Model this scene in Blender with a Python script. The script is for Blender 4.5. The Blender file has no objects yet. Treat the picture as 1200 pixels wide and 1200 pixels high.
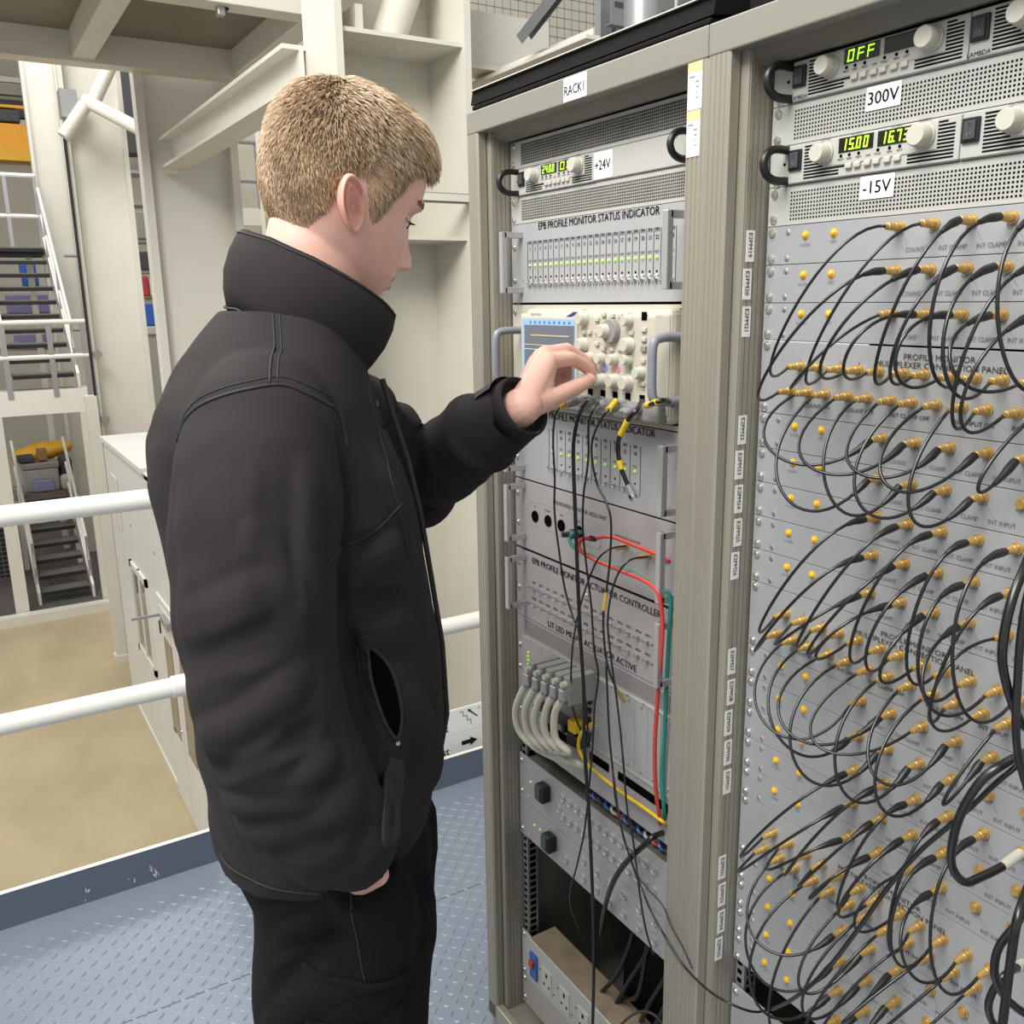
import bpy, bmesh, math, random
import numpy as np
from mathutils import Vector, Matrix
random.seed(7); rng = np.random.default_rng(7)
sc = bpy.context.scene
COL = sc.collection
# ---------------------------------------------------------------- camera
cd = bpy.data.cameras.new('camera'); cam = bpy.data.objects.new('camera', cd); COL.objects.link(cam)
cd.sensor_width = 36; cd.lens = 1063.94 / 1200 * 36; cd.clip_start = .05; cd.clip_end = 200
_r = Vector((0.523126, 0.852114, -0.015506)); _u = Vector((-0.187717, 0.132952, 0.973183)); _f = Vector((-0.831325, 0.506187, -0.229507))
_m = Matrix((_r, _u, -_f)).transposed().to_4x4(); _m.translation = (0.81423, -0.86345, 1.59431)
cam.matrix_world = _m; sc.camera = cam
# ---------------------------------------------------------------- light and exposure
w = bpy.data.worlds.new('hall_air'); sc.world = w; w.use_nodes = True
w.node_tree.nodes['Background'].inputs[0].default_value = (1.0, .985, .955, 1)
w.node_tree.nodes['Background'].inputs[1].default_value = .70
sc.view_settings.view_transform = 'Standard'; sc.view_settings.look = 'None'
sc.view_settings.gamma = 1; sc.view_settings.use_curve_mapping = False
sc.view_settings.exposure = 0.0

def area(name, loc, target, sx, sy, power, colr=(1, .985, .95)):
    l = bpy.data.lights.new(name, 'AREA'); l.shape = 'RECTANGLE'; l.size = sx; l.size_y = sy; l.energy = power; l.color = colr
    o = bpy.data.objects.new(name, l); COL.objects.link(o); o.location = loc
    d = Vector(target) - Vector(loc); o.rotation_euler = d.to_track_quat('-Z', 'Y').to_euler(); return o
area('hall_or_fill_lamp', (1.6, -3.2, 4.6), (0.0, -.2, 1.1), 1.6, 1.2, 68)
area('hall_or_fill_lamp', (-.6, -2.6, 5.2), (-.8, -.3, 1.0), 2.2, 1.0, 95)
area('hall_or_fill_lamp', (-8.0, -2.5, 8.0), (-9.0, -.5, -1), 4, 3, 700)
area('hall_or_fill_lamp', (-15.0, 1.5, 8.5), (-14.5, .8, -1), 5, 4, 520)
area('hall_or_fill_lamp', (.2, -2.2, 4.2), (-2.4, .6, 1.4), 2, 1.5, 150)  # added fill lamp, brightens the cream column and wall behind the man

# ---------------------------------------------------------------- materials
def lin(h):
    h = h.lstrip('#'); c = [int(h[i:i + 2], 16) / 255 for i in (0, 2, 4)]
    return [x / 12.92 if x <= .04045 else ((x + .055) / 1.055) ** 2.4 for x in c]
M = {}
def mat(name, hexc, rough=.5, metal=0., spec=.5, noise=None, bump=None, emit=None, stretch=(1, 1, 1), sss=0, alpha=None, coat=0):
    """noise=(scale, amount, hex2), bump=(scale, strength)"""
    m = bpy.data.materials.new(name); m.use_nodes = True; n = m.node_tree.nodes; L = m.node_tree.links
    b = n['Principled BSDF']; c = lin(hexc)
    b.inputs['Base Color'].default_value = (*c, 1); b.inputs['Roughness'].default_value = rough
    b.inputs['Metallic'].default_value = metal; b.inputs['Specular IOR Level'].default_value = spec
    if coat: b.inputs['Coat Weight'].default_value = coat; b.inputs['Coat Roughness'].default_value = .15
    if sss:
        b.inputs['Subsurface Weight'].default_value = sss; b.inputs['Subsurface Radius'].default_value = (.01, .004, .002); b.inputs['Subsurface Scale'].default_value = .6
    if emit: b.inputs['Emission Color'].default_value = (*lin(emit[0]), 1); b.inputs['Emission Strength'].default_value = emit[1]
    if alpha is not None: b.inputs['Alpha'].default_value = alpha
    tc = None
    def coords():
        t = n.new('ShaderNodeTexCoord'); mp = n.new('ShaderNodeMapping'); mp.inputs['Scale'].default_value = stretch
        L.new(t.outputs['Object'], mp.inputs['Vector']); return mp.outputs['Vector']
    if noise:
        tc = coords(); nz = n.new('ShaderNodeTexNoise'); nz.inputs['Scale'].default_value = noise[0]; nz.inputs['Detail'].default_value = 5; nz.inputs['Roughness'].default_value = .6
        L.new(tc, nz.inputs['Vector']); cr = n.new('ShaderNodeValToRGB'); cr.color_ramp.elements[0].position = .5 - .28 ; cr.color_ramp.elements[1].position = .5 + .28
        mx = n.new('ShaderNodeMix'); mx.data_type = 'RGBA'; mx.inputs[6].default_value = (*c, 1); mx.inputs[7].default_value = (*lin(noise[2]), 1)
        L.new(nz.outputs['Fac'], cr.inputs['Fac']); ml = n.new('ShaderNodeMath'); ml.operation = 'MULTIPLY'; ml.inputs[1].default_value = noise[1]
        L.new(cr.outputs['Color'], ml.inputs[0]); L.new(ml.outputs[0], mx.inputs[0]); L.new(mx.outputs[2], b.inputs['Base Color'])
    if bump:
        if tc is None: tc = coords()
        nb = n.new('ShaderNodeTexNoise'); nb.inputs['Scale'].default_value = bump[0]; nb.inputs['Detail'].default_value = 3
        L.new(tc, nb.inputs['Vector']); bp = n.new('ShaderNodeBump'); bp.inputs['Strength'].default_value = bump[1]; bp.inputs['Distance'].default_value = .002
        L.new(nb.outputs['Fac'], bp.inputs['Height']); L.new(bp.outputs['Normal'], b.inputs['Normal'])
    M[name] = m; return m
mat('white_paint', '#d6d4cb', .45, noise=(2.2, .55, '#c8c4b6'), bump=(30, .05))
mat('cream_paint', '#d4d1c5', .5, noise=(3, .5, '#c4beae'), bump=(25, .08))
mat('rail_white', '#e4e2db', .3, noise=(6, .25, '#cfccc2'))
mat('cabin_white', '#d9d9d5', .4, noise=(1.5, .3, '#c9c8c2'))
mat('slab_grey', '#8e887c', .8, noise=(3, .8, '#6f6a60'))
mat('concrete_floor', '#b5a586', .35, noise=(.9, .9, '#978a6e'), bump=(40, .05), stretch=(1, 1.6, 1))
mat('tile_dark', '#5f5c58', .6, noise=(3, .5, '#4c4a48'))
mat('plate_blue', '#88929f', .38, .25, noise=(3, .7, '#7d8898'), bump=(60, .08))
mat('toe_blue', '#56606e', .45, noise=(5, .4, '#4c5562'))
mat('rack_paint', '#838178', .45, noise=(60, .25, '#7a776f'), bump=(400, .05))
mat('rack_alu', '#a29e92', .42, .35, noise=(22, .6, '#8a8577'), stretch=(1, 1, .04))
mat('rack_dark', '#6f6c64', .5, .2)
mat('panel_grey', '#a9a9aa', .42, .18, noise=(14, .3, '#a8a8aa'))
mat('panel_light', '#adada7', .45, noise=(10, .15, '#bebdb6'))
mat('panel_pink', '#aba6a6', .4, .2, noise=(12, .35, '#9c9799'))
mat('recv_grey', '#a6a8aa', .42, .25, noise=(9, .35, '#989a9d'))
mat('beige_plastic', '#b9b5a6', .5, noise=(40, .1, '#aeaa9a'))
mat('ivory', '#bab7ab', .45)
mat('alu', '#b9b9b9', .3, .6)
mat('chrome', '#d8d8d8', .12, 1)
mat('screw', '#cfcfca', .28, .85)
mat('gold', '#c8a562', .34, .5, noise=(200, .35, '#a88546'))
mat('brass_led', '#c79a2e', .3, .6)
mat('black_plastic', '#161616', .4)
mat('black_rubber', '#1b1b1b', .42, spec=.5)
mat('cable_black', '#141415', .3, spec=.6)
mat('hole_black', '#050505', .9, spec=.05)
mat('mesh_dark', '#3c3a36', .8)
mat('mesh_dirty', '#524f47', .85, .0, noise=(26, 1., '#0c0b0a'))
mat('mesh_clean', '#c4c2b8', .5, .1)
mat('ink', '#2c2c2e', .6)
mat('ink_faint', '#86878b', .6)
mat('label_white', '#e9e9e6', .55)
mat('label_orange', '#e3c48e', .55)
mat('led_green', '#a2c564', .3, emit=('#b8ff4a', .3))
mat('led_yellow', '#d3a51e', .25, emit=('#ffc400', .1))
mat('digit_green', '#b9f23a', .4, emit=('#b8ff30', 1.1))
mat('window_dark', '#15180f', .2)
mat('screen_grey', '#5c6068', .25, emit=('#5c646e', .22))
mat('screen_blue', '#86a9c9', .3, emit=('#7fb0e0', .15))
mat('trace_tan', '#c4ae84', .4, emit=('#c4ae84', .3))
mat('trace_blue', '#9fc0d0', .4, emit=('#9fc0d0', .3))
mat('cable_red', '#c8413a', .4); mat('cable_teal', '#1f8376', .4); mat('cable_yellow', '#d9b422', .45); mat('cable_ivory', '#c9c6b5', .45)
mat('yellow_tape', '#dcb72c', .5)
mat('handle_grey', '#80838c', .4)
mat('blue_switch', '#2f62a8', .4); mat('red_switch', '#b03a30', .4)
mat('breaker_green', '#31463d', .4)
mat('logo_blue', '#2b2f7a', .5)
mat('sym_blue', '#7b8fd0', .5); mat('sym_pink', '#cf86a4', .5); mat('sym_green', '#5aa577', .5); mat('sym_red', '#c98a86', .5)
mat('dust_tan', '#9a8b74', .8, noise=(18, .8, '#6d6354'))
mat('galv', '#a9abac', .4, .6, noise=(14, .4, '#8c8e90'))
mat('tray_grey', '#84868a', .5, .4)
mat('crane_yellow', '#d59312', .45); mat('bag_yellow', '#dba528', .6, noise=(5, .5, '#b9851a'))
mat('far_grey', '#8f8e88', .7, noise=(2, .6, '#6e6d69')); mat('far_wall', '#c9c5b8', .7, noise=(.6, .5, '#b3aea0'))
mat('far_dark', '#3c3d40', .7); mat('blue_box', '#2c5cb0', .5); mat('far_lilac', '#8d86b5', .5); mat('red_box', '#a8323a', .5); mat('green_door', '#4f7042', .6); mat('brown_box', '#8a6c48', .7)
mat('tread_grey', '#77756f', .6, .2, noise=(20, .5, '#63615c')); mat('tread_edge', '#201f1e', .7)
mat('window_glass', '#6d665c', .08, spec=.8)
mat('lid_black', '#0f0e0d', .75, spec=.15)
mat('jacket', '#272424', .82, spec=.22, bump=(1500, .15), noise=(350, .35, '#2a2828'))
mat('jacket_trim', '#2b2b2c', .6, spec=.3)
mat('jacket_dark', '#111112', .7, spec=.2)
mat('trouser', '#131315', .85, spec=.15, bump=(900, .3))
mat('skin', '#e0b5a5', .48, spec=.38, noise=(45, .45, '#d6a093'), sss=.12, bump=(500, .06))
mat('ear_skin', '#dca594', .48, spec=.35, sss=.15)
mat('nail', '#e0a898', .3)
mat('eye_white', '#d8d2cc', .2); mat('iris', '#4a6070', .2)
mat('hair', '#b39b7e', .5, spec=.35, noise=(60, .7, '#a0866a'), stretch=(1, 1, .5))
mat('hair_light', '#cdb698', .5, spec=.35); mat('hair_deep', '#967c60', .6, spec=.3)
mat('hair_root', '#ab9076', .8, noise=(80, .6, '#977c62'))
mat('lash', '#3a2c22', .6)
mat('lip', '#c4837a', .45)
mat('boot', '#1a1918', .5)

# ---------------------------------------------------------------- mesh helpers
WP = {}                                   # world position of every parent
class MB:
    def __init__(s): s.v = []; s.f = []
    def add(s, vs, fs):
        o = len(s.v); s.v += [tuple(map(float, p)) for p in vs]; s.f += [tuple(o + i for i in f) for f in fs]; return s
    def box(s, x0, x1, y0, y1, z0, z1):
        return s.add([(x, y, z) for z in (z0, z1) for y in (y0, y1) for x in (x0, x1)],
                     [(0, 2, 3, 1), (4, 5, 7, 6), (0, 1, 5, 4), (2, 6, 7, 3), (0, 4, 6, 2), (1, 3, 7, 5)])
    def bev(s, x0, x1, y0, y1, z0, z1, b):
        bm = bmesh.new(); bmesh.ops.create_cube(bm, size=1)
        for v in bm.verts: v.co = Vector(((x0 + x1) / 2 + v.co.x * (x1 - x0), (y0 + y1) / 2 + v.co.y * (y1 - y0), (z0 + z1) / 2 + v.co.z * (z1 - z0)))
        bmesh.ops.bevel(bm, geom=bm.edges[:], offset=b, segments=2, affect='EDGES', profile=.5)
        bm.verts.index_update(); s.add([v.co for v in bm.verts], [[v.index for v in f.verts] for f in bm.faces]); bm.free(); return s
    def prism(s, poly, axis, a, b):       # poly in the other two axes, in order
        n = len(poly); k = 'xyz'.index(axis); o = [i for i in range(3) if i != k]; vs = []
        for t in (a, b):
            for p in poly:
                c = [0, 0, 0]; c[k] = t; c[o[0]] = p[0]; c[o[1]] = p[1]; vs.append(c)
        return s.add(vs, [tuple(range(n))[::-1], tuple(range(n, 2 * n))] + [(i, (i + 1) % n, n + (i + 1) % n, n + i) for i in range(n)])
    def loft(s, rings, cap=True, closed=True):
        n = len(rings[0]); o = len(s.v)
        for r in rings: s.v += [tuple(map(float, p)) for p in r]
        m = n if closed else n - 1
        for i in range(len(rings) - 1):
            for j in range(m):
                k = (j + 1) % n; s.f.append((o + i * n + j, o + i * n + k, o + (i + 1) * n + k, o + (i + 1) * n + j))
        if cap and closed:
            s.f.append(tuple(o + j for j in range(n))[::-1]); e = o + (len(rings) - 1) * n; s.f.append(tuple(e + j for j in range(n)))
        return s
    def lathe(s, p0, d, prof, n=12):      # prof = [(along, radius)], along direction d from p0
        p0 = np.array(p0, float); d = np.array(d, float); d /= np.linalg.norm(d)
        a = np.cross(d, (0, 0, 1) if abs(d[2]) < .9 else (1, 0, 0)); a /= np.linalg.norm(a); b = np.cross(d, a)
        t = np.arange(n) * 2 * math.pi / n
        return s.loft([p0 + d * h + np.outer(np.cos(t), a) * r + np.outer(np.sin(t), b) * r for h, r in prof])
    def cyl(s, p0, p1, r, n=10, r1=None):
        L = float(np.linalg.norm(np.array(p1, float) - np.array(p0, float))); return s.lathe(p0, np.array(p1, float) - np.array(p0, float), [(0, r), (L, r if r1 is None else r1)], n)
    def tube(s, pts, r, n=8, flat=None):
        pts = np.array(pts, float); N = len(pts); rr = np.full(N, r) if np.isscalar(r) else np.array(r, float)
        T = np.gradient(pts, axis=0); T /= np.linalg.norm(T, axis=1)[:, None] + 1e-12
        u = np.cross(T[0], (0, 0, 1)); 
        if np.linalg.norm(u) < .1: u = np.cross(T[0], (1, 0, 0))
        u /= np.linalg.norm(u); t = np.arange(n) * 2 * math.pi / n; rings = []
        for i in range(N):
            u = u - T[i] * (u @ T[i]); u /= np.linalg.norm(u); v = np.cross(T[i], u)
            rings.append(pts[i] + np.outer(np.cos(t), u) * rr[i] + np.outer(np.sin(t), v) * rr[i])
        return s.loft(rings)
    def capsule(s, pts, rad, n=14):       # tapered limb with round ends
        pts = [np.array(p, float) for p in pts]; P = []; R = []
        d0 = pts[0] - pts[1]; d0 /= np.linalg.norm(d0); d1 = pts[-1] - pts[-2]; d1 /= np.linalg.norm(d1)
        for k in (1., .92, .7, .38): P.append(pts[0] + d0 * rad[0] * k); R.append(rad[0] * math.sqrt(max(0, 1 - k * k)) + 1e-4)
        for p, r in zip(pts, rad): P.append(p); R.append(r)
        for k in (.38, .7, .92, 1.): P.append(pts[-1] + d1 * rad[-1] * k); R.append(rad[-1] * math.sqrt(max(0, 1 - k * k)) + 1e-4)
        return s.tube(P, R, n)
    def text(s, string, x, z, h, y=-.0008, ax='c', sx=1., rot=0, plane=None):
        vs, fs = glyphs(string); w_ = (vs[:, 0].max() - vs[:, 0].min()) if len(vs) else 0
        P = vs * h; P[:, 0] -= vs[:, 0].min() * h; P[:, 0] *= sx; w_ *= h * sx
        if ax == 'c': P[:, 0] -= w_ / 2
        if ax == 'r': P[:, 0] -= w_
        c, q = math.cos(rot), math.sin(rot); X = P[:, 0] * c - P[:, 1] * q; Z = P[:, 0] * q + P[:, 1] * c
        if plane: out = [plane(a, b) for a, b in zip(X, Z)]
        else: out = np.stack([x + X, np.full(len(X), y), z + Z], 1)
        return s.add(out, fs)
    def build(s, name, m, parent=None, origin=None, smooth=False, label=None):
        me = s.mesh(name, m, smooth); lett = name.endswith('lettering') or name == 'print'
        if origin is None:
            if parent is not None: origin = WP[parent.name]
            else:
                V = np.array(s.v); origin = ((V[:, 0].min() + V[:, 0].max()) / 2, (V[:, 1].min() + V[:, 1].max()) / 2, V[:, 2].min())
        me.transform(Matrix.Translation(-Vector(origin)))
        o = put(name, me, origin, parent, label)
        if lett: o['kind'] = 'stuff'
        return o
    def mesh(s, name, m, smooth=False):
        me = bpy.data.meshes.new(name); me.from_pydata(s.v, [], s.f); me.update()
        me.materials.append(M[m] if isinstance(m, str) else m)
        if smooth:
            me.polygons.foreach_set('use_smooth', [True] * len(me.polygons))
            if smooth != 'full': me.set_sharp_from_angle(angle=math.radians(38))
        return me
_g = {}
def glyphs(t):
    if t not in _g:
        cu = bpy.data.curves.new('lettering', 'FONT'); cu.body = t; cu.resolution_u = 2; cu.size = 1.0
        ob = bpy.data.objects.new('lettering', cu); me = ob.to_mesh()
        v = np.empty(len(me.vertices) * 3); me.vertices.foreach_get('co', v); v = v.reshape(-1, 3)[:, :2] / .69
        F_ = [tuple(p.vertices) for p in me.polygons]; n0 = len(v)      # a second pass shifted a hair makes the strokes bolder
        if n0: v = np.concatenate([v, v + (.035, .0)]); F_ = F_ + [tuple(i + n0 for i in f) for f in F_]
        _g[t] = (v.copy(), F_); ob.to_mesh_clear(); bpy.data.objects.remove(ob); bpy.data.curves.remove(cu)
    return _g[t][0].copy(), _g[t][1]
def put(name, me, pos, parent=None, label=None):
    o = bpy.data.objects.new(name, me); COL.objects.link(o); pos = Vector(pos)
    if parent is not None: o.parent = parent; o.location = pos - Vector(WP[parent.name])
    else: o.location = pos
    WP[o.name] = tuple(pos)
    if label: o['label'] = label
    return o
def thing(name, pos, label, cat, group=None):
    o = put(name, None, pos); o.empty_display_size = .02; return tag(o, label, cat, group)
def tag(o, label, cat, group=None):
    o['label'] = label; o['category'] = cat
    if group: o['group'] = group
    return o
def struct(o): o['kind'] = 'structure'; return o
def stuff(o): o['kind'] = 'stuff'; return o
def dup(root, delta, label, group=None, skip=()):
    r = root.copy(); COL.objects.link(r); r.location = Vector(root.location) + Vector(delta); WP[r.name] = tuple(r.location)
    r['label'] = label
    if group: r['group'] = group
    for ch in list(root.children):
        if ch.name.split('.')[0] in skip: continue
        c = ch.copy(); COL.objects.link(c); c.parent = r; WP[c.name] = tuple(Vector(WP[ch.name]) + Vector(delta))
        for g in ch.children:
            d = g.copy(); COL.objects.link(d); d.parent = c; WP[d.name] = tuple(Vector(WP[g.name]) + Vector(delta))
    return r
def spline(pts, k=8):                     # Catmull-Rom through points
    P = [np.array(p, float) for p in pts]; P = [2 * P[0] - P[1]] + P + [2 * P[-1] - P[-2]]; out = []
    for i in range(1, len(P) - 2):
        for j in range(k):
            t = j / k; a, b, c, d = P[i - 1:i + 3]
            out.append(.5 * (2 * b + (c - a) * t + (2 * a - 5 * b + 4 * c - d) * t * t + (3 * b - a - 3 * c + d) * t ** 3))
    out.append(P[-2]); return np.array(out)
def bez(a, b, c, d, k=14):
    t = np.linspace(0, 1, k)[:, None]; a, b, c, d = [np.array(q, float) for q in (a, b, c, d)]
    return (1 - t) ** 3 * a + 3 * (1 - t) ** 2 * t * b + 3 * (1 - t) * t * t * c + t ** 3 * d
ORD = ['first', 'second', 'third', 'fourth', 'fifth', 'sixth', 'seventh', 'eighth', 'ninth', 'tenth', 'eleventh', 'twelfth', 'thirteenth', 'fourteenth', 'fifteenth', 'sixteenth', 'seventeenth']
U = .04445; Z0 = 1.85
# ================================================================ SETTING
# ---- the raised platform
fl = struct(MB().box(-1.66, 2.6, -2.6, 1.6, -.12, -.006).build('floor', 'toe_blue'))
WP[fl.name] = tuple(fl.location)
MB().box(-1.66, -1.151, -2.6, 1.6, -.006, 0).build('floor_plate', 'plate_blue', fl)
MB().box(-1.148, 2.6, -2.6, 1.6, -.006, 0).build('floor_plate', 'plate_blue', fl)
lug = MB(); s_ = .027
for i in range(58):
    for j in range(80):
        x = -1.555 + i * s_; y = -1.35 + j * s_
        if x > -.1 or (x > -.62 and y > -.08): continue
        a = math.pi / 4 * (1 if (i + j) % 2 else 3) + .0; c, q = math.cos(a), math.sin(a); l, ww, h = .0125, .0042, .0022
        P = [(l, 0, 0), (0, ww, 0), (-l, 0, 0), (0, -ww, 0), (l * .55, 0, h), (-l * .55, 0, h)]
        lug.add([(x + p[0] * c - p[1] * q, y + p[0] * q + p[1] * c, p[2]) for p in P], [(0, 1, 4), (1, 2, 5), (1, 5, 4), (2, 3, 5), (3, 0, 4), (3, 4, 5)])
stuff(lug.build('tread_lugs', 'plate_blue', fl))
# ---- guard rail along the platform edge
gr = thing('guard_rail', (-1.66, -.36, 0), 'white tubular guard rail with blue toe board at the platform edge behind the man', 'railing')
MB().tube([(-1.66, -3.2, 1.098), (-1.66, 1.5, 1.098)], .027, 16).build('top_rail', 'rail_white', gr, smooth=True)
MB().tube([(-1.66, -3.2, .567), (-1.66, 1.5, .567)], .027, 16).build('middle_rail', 'rail_white', gr, smooth=True)
for y in (-.36, 1.35): MB().tube([(-1.66, y, 0), (-1.66, y, 1.098)], .024, 14).build('post', 'rail_white', gr, smooth=True)
MB().tube([(-1.66, -.46, .567), (-1.66, -.26, .567)], .0305, 16).build('collar', 'rail_white', gr, smooth=True)
MB().box(-1.672, -1.66, -3.2, 1.5, 0, .103).build('toe_board', 'toe_blue', gr)
MB().box(-1.6735, -1.6585, -3.2, 1.5, .103, .1045).build('toe_board_edge', 'rail_white', gr, label='pale top edge of the toe board, highlight put into its colour')  # white strip paints the highlight along the board's top edge
# scratches on the toe board
scm = MB()
for k in range(16):
    y = random.choice((-.74, -.62, -.57, -.55)) + random.uniform(-.012, .012); z = random.uniform(.005, .05)
    scm.box(-1.6598, -1.6593, y, y + random.uniform(.001, .003), z, z + random.uniform(.004, .02))
stuff(scm.build('scratches', 'white_paint', gr))
# ---- wayfinding boards behind the rail
def xplane(x0, y0, z0): return lambda a, b: (x0, y0 + a, z0 + b)
for n, (z0, z1, lab) in enumerate(((.1335, .221, 'white direction board with stairs symbol and diagonal arrow, upper of the two boards'), (.044, .1325, 'white direction board with bold black arrow, lower of the two boards'))):
    t = thing('direction_board', (-1.75, .2, z0), lab, 'sign')
    MB().box(-1.76, -1.75, -.25, .68, z0, z1).build('board', 'label_white', t)
    tx = MB().text('West', 0, 0, .027, ax='l', plane=xplane(-1.7492, .345, z0 + (.018 if n else .014)), sx=.95); tx.build('lettering', 'ink', t)
    ar = MB()
    if n == 0:
        q = [(.475, .207), (.475 + .012, .207), (.487, .190), (.502, .190), (.502, .172), (.517, .172), (.517, .155)]
        for a, b in zip(q[:-1], q[1:]):
            ar.box(-1.7494, -1.7488, min(a[0], b[0]) - .0008, max(a[0], b[0]) + .0008, min(a[1], b[1]) - .0008, max(a[1], b[1]) + .0008)
        ar.prism([(.541, .176), (.544, .179), (.515, .2065), (.5175, .2095), (.505, .2115), (.508, .199), (.511, .2025)], 'x', -1.7494, -1.7488)
        MB().cyl((-1.75, .548, .21), (-1.747, .548, .21), .003).build('screw', 'screw', t)
    else:
        ar.prism([(.478, .083), (.512, .083), (.512, .074), (.54, .0905), (.512, .107), (.512, .098), (.478, .098)], 'x', -1.7494, -1.7488)
    ar.build('arrow', 'black_plastic', t)
    for y in (-.2, .62): MB().box(-1.751, -1.6735, y, y + .02, z0 + .01, z0 + .03).build('bracket', 'galv', t) if n else MB().box(-1.765, -1.758, y, y + .02, .05, z1 - .01).build('bracket', 'galv', t)
# ---- hall floor, walls, ceiling far off
hf = struct(MB().box(-13.78, 3, -9, 12, -3.1, -3.0).build('floor_hall', 'concrete_floor'))
kb = struct(MB().box(-13.97, -13.78, -9, 9, -3.1, -2.86).build('trim_1', 'white_paint'))
t2 = struct(MB().box(-24, -13.97, -9, 12, -3.1, -2.97).build('floor_tiled', 'tile_dark'))
tl = MB(); tiles = []
for i in range(6):
    for j in range(9):
        me = MB().box(0, .49, 0, .49, 0, .012)
        if i + j == 0: tile_me = me.mesh('tile', 'tile_dark')
        put('tile', tile_me, (-14.5 - i * .5, -2.4 + j * .5, -2.97), t2)
struct(MB().box(-24.2, -24, -9, 14, -3.1, 11).build('wall_far', 'far_wall'))
struct(MB().box(-24, 3, 12, 12.2, -3.1, 11).build('wall_right', 'far_wall'))
struct(MB().box(-24, -12.5, -9, 12, 10.4, 10.6).build('ceiling', 'far_grey'))
# ---- white steel columns
def column(label, y0, y1, xf, xb, z0, z1, lip, m='white_paint', group=None, extra=None):
    t = thing('steel_column', ((xf + xb) / 2, (y0 + y1) / 2, z0), label, 'column', group)
    MB().box(xb, xf, y0, y0 + lip, z0, z1).build('flange', m, t); MB().box(xb, xf, y1 - lip, y1, z0, z1).build('flange', m, t)
    MB().box(xb - .02, xb, y0, y1, z0, z1).build('web', m, t)
    return t
# nearest column, behind the man's head and left of the rack
cD = column('large cream steel column with stiffener plates, close behind the man and the first rack', .335, .835, -2.2, -2.48, -3, 3.6, .026, 'cream_paint')
MB().box(-2.48, -2.215, .361, .809, 2.448, 2.462).build('stiffener_plate', 'cream_paint', cD)
MB().box(-2.48, -2.215, .361, .809, 1.80, 1.815).build('stiffener_plate', 'cream_paint', cD)
MB().prism([(.425, 2.46), (.455, 2.46), (.455, 2.545), (.43, 2.545)], 'x', -2.45, -2.25).build('gusset', 'cream_paint', cD)
MB().tube([(-2.36, .58, 2.45), (-2.36, .82, 3.0)], .06, 20).build('brace_tube', 'cream_paint', cD, smooth=True)
for y, z in ((.455, 2.40), (.44, 2.35), (.5, 2.33)): MB().lathe((-2.478, y, z), (1, 0, 0), [(0, .012), (.012, .012), (.02, .006)], 8).build('bolt_head', 'cream_paint', cD)
t = thing('cable_trunking', (-2.18, .5, 1.925), 'grey horizontal cable trunking fixed across the cream column beside the face', 'trunking')
MB().box(-2.199, -2.165, .2, .835, 1.925, 1.957).build('channel', 'far_grey', t); MB().box(-2.165, -2.16, .2, .835, 1.929, 1.953).build('cover', 'cream_paint', t)
# middle column carrying the mezzanine
column('broad white steel column left of the head under the mezzanine beam', .155, .673, -4.6, -4.68, -3, 2.9, .042)
cB = column('wide white column behind the cabin roof with a dark cable down its edge', .63, 1.31, -11.5, -11.62, -3, 6.5, .05)
MB().tube([(-11.47, .62, z) for z in (3.6, 1.5, 0, -1.0)], .018, 6).build('edge_cable', 'black_rubber', cB)
for z in (1.0, -.35, .2): MB().cyl((-11.5, .70, z), (-11.44, .70, z), .05, 10).build('wall_stud', 'far_grey', cB)
MB().box(-11.62, -11.42, .48, .66, -3, -2.9).build('base_plate', 'cream_paint', cB)
MB().box(-11.6, -11.44, .5, .63, -2.9, .5).build('side_pilaster', 'white_paint', cB)
MB().box(-11.505, -11.495, .68, 1.26, -.04, -.03).build('weld_seam', 'far_grey', cB)
column('narrow white column between the yellow crane and the wide column', .78, 1.35, -17.4, -17.55, -3, 8, .05)
t = thing('diagonal_brace', (-11.3, .9, 3.4), 'white tubular diagonal braces meeting on the wide column below the mezzanine', 'brace')
MB().tube([(-11.2, .84, 3.86), (-10.6, 1.6, 3.35)], .075, 12).build('tube', 'white_paint', t, smooth=True)
MB().tube([(-11.2, .92, 3.82), (-11.2, 1.35, 4.6)], .075, 12).build('tube', 'white_paint', t, smooth=True)
MB().tube([(-11.2, .84, 3.8), (-11.2, .58, 3.45)], .075, 12).build('tube', 'white_paint', t, smooth=True)
MB().box(-11.5, -11.28, .6, .78, 3.68, 3.98).build('bracket', 'galv', t, label='grey galvanised bracket')
# horizontal beam from the middle column toward the near column
t = thing('steel_beam', (-3.5, .28, 2.3), 'white horizontal beam running from the broad column to behind the head', 'beam')
MB().box(-4.6, -2.48, .31, .326, 2.315, 2.44).build('web', 'white_paint', t); MB().box(-4.6, -2.48, .25, .385, 2.30, 2.315).build('flange', 'white_paint', t); MB().box(-4.6, -2.48, .25, .385, 2.44, 2.455).build('flange', 'white_paint', t)
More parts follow.
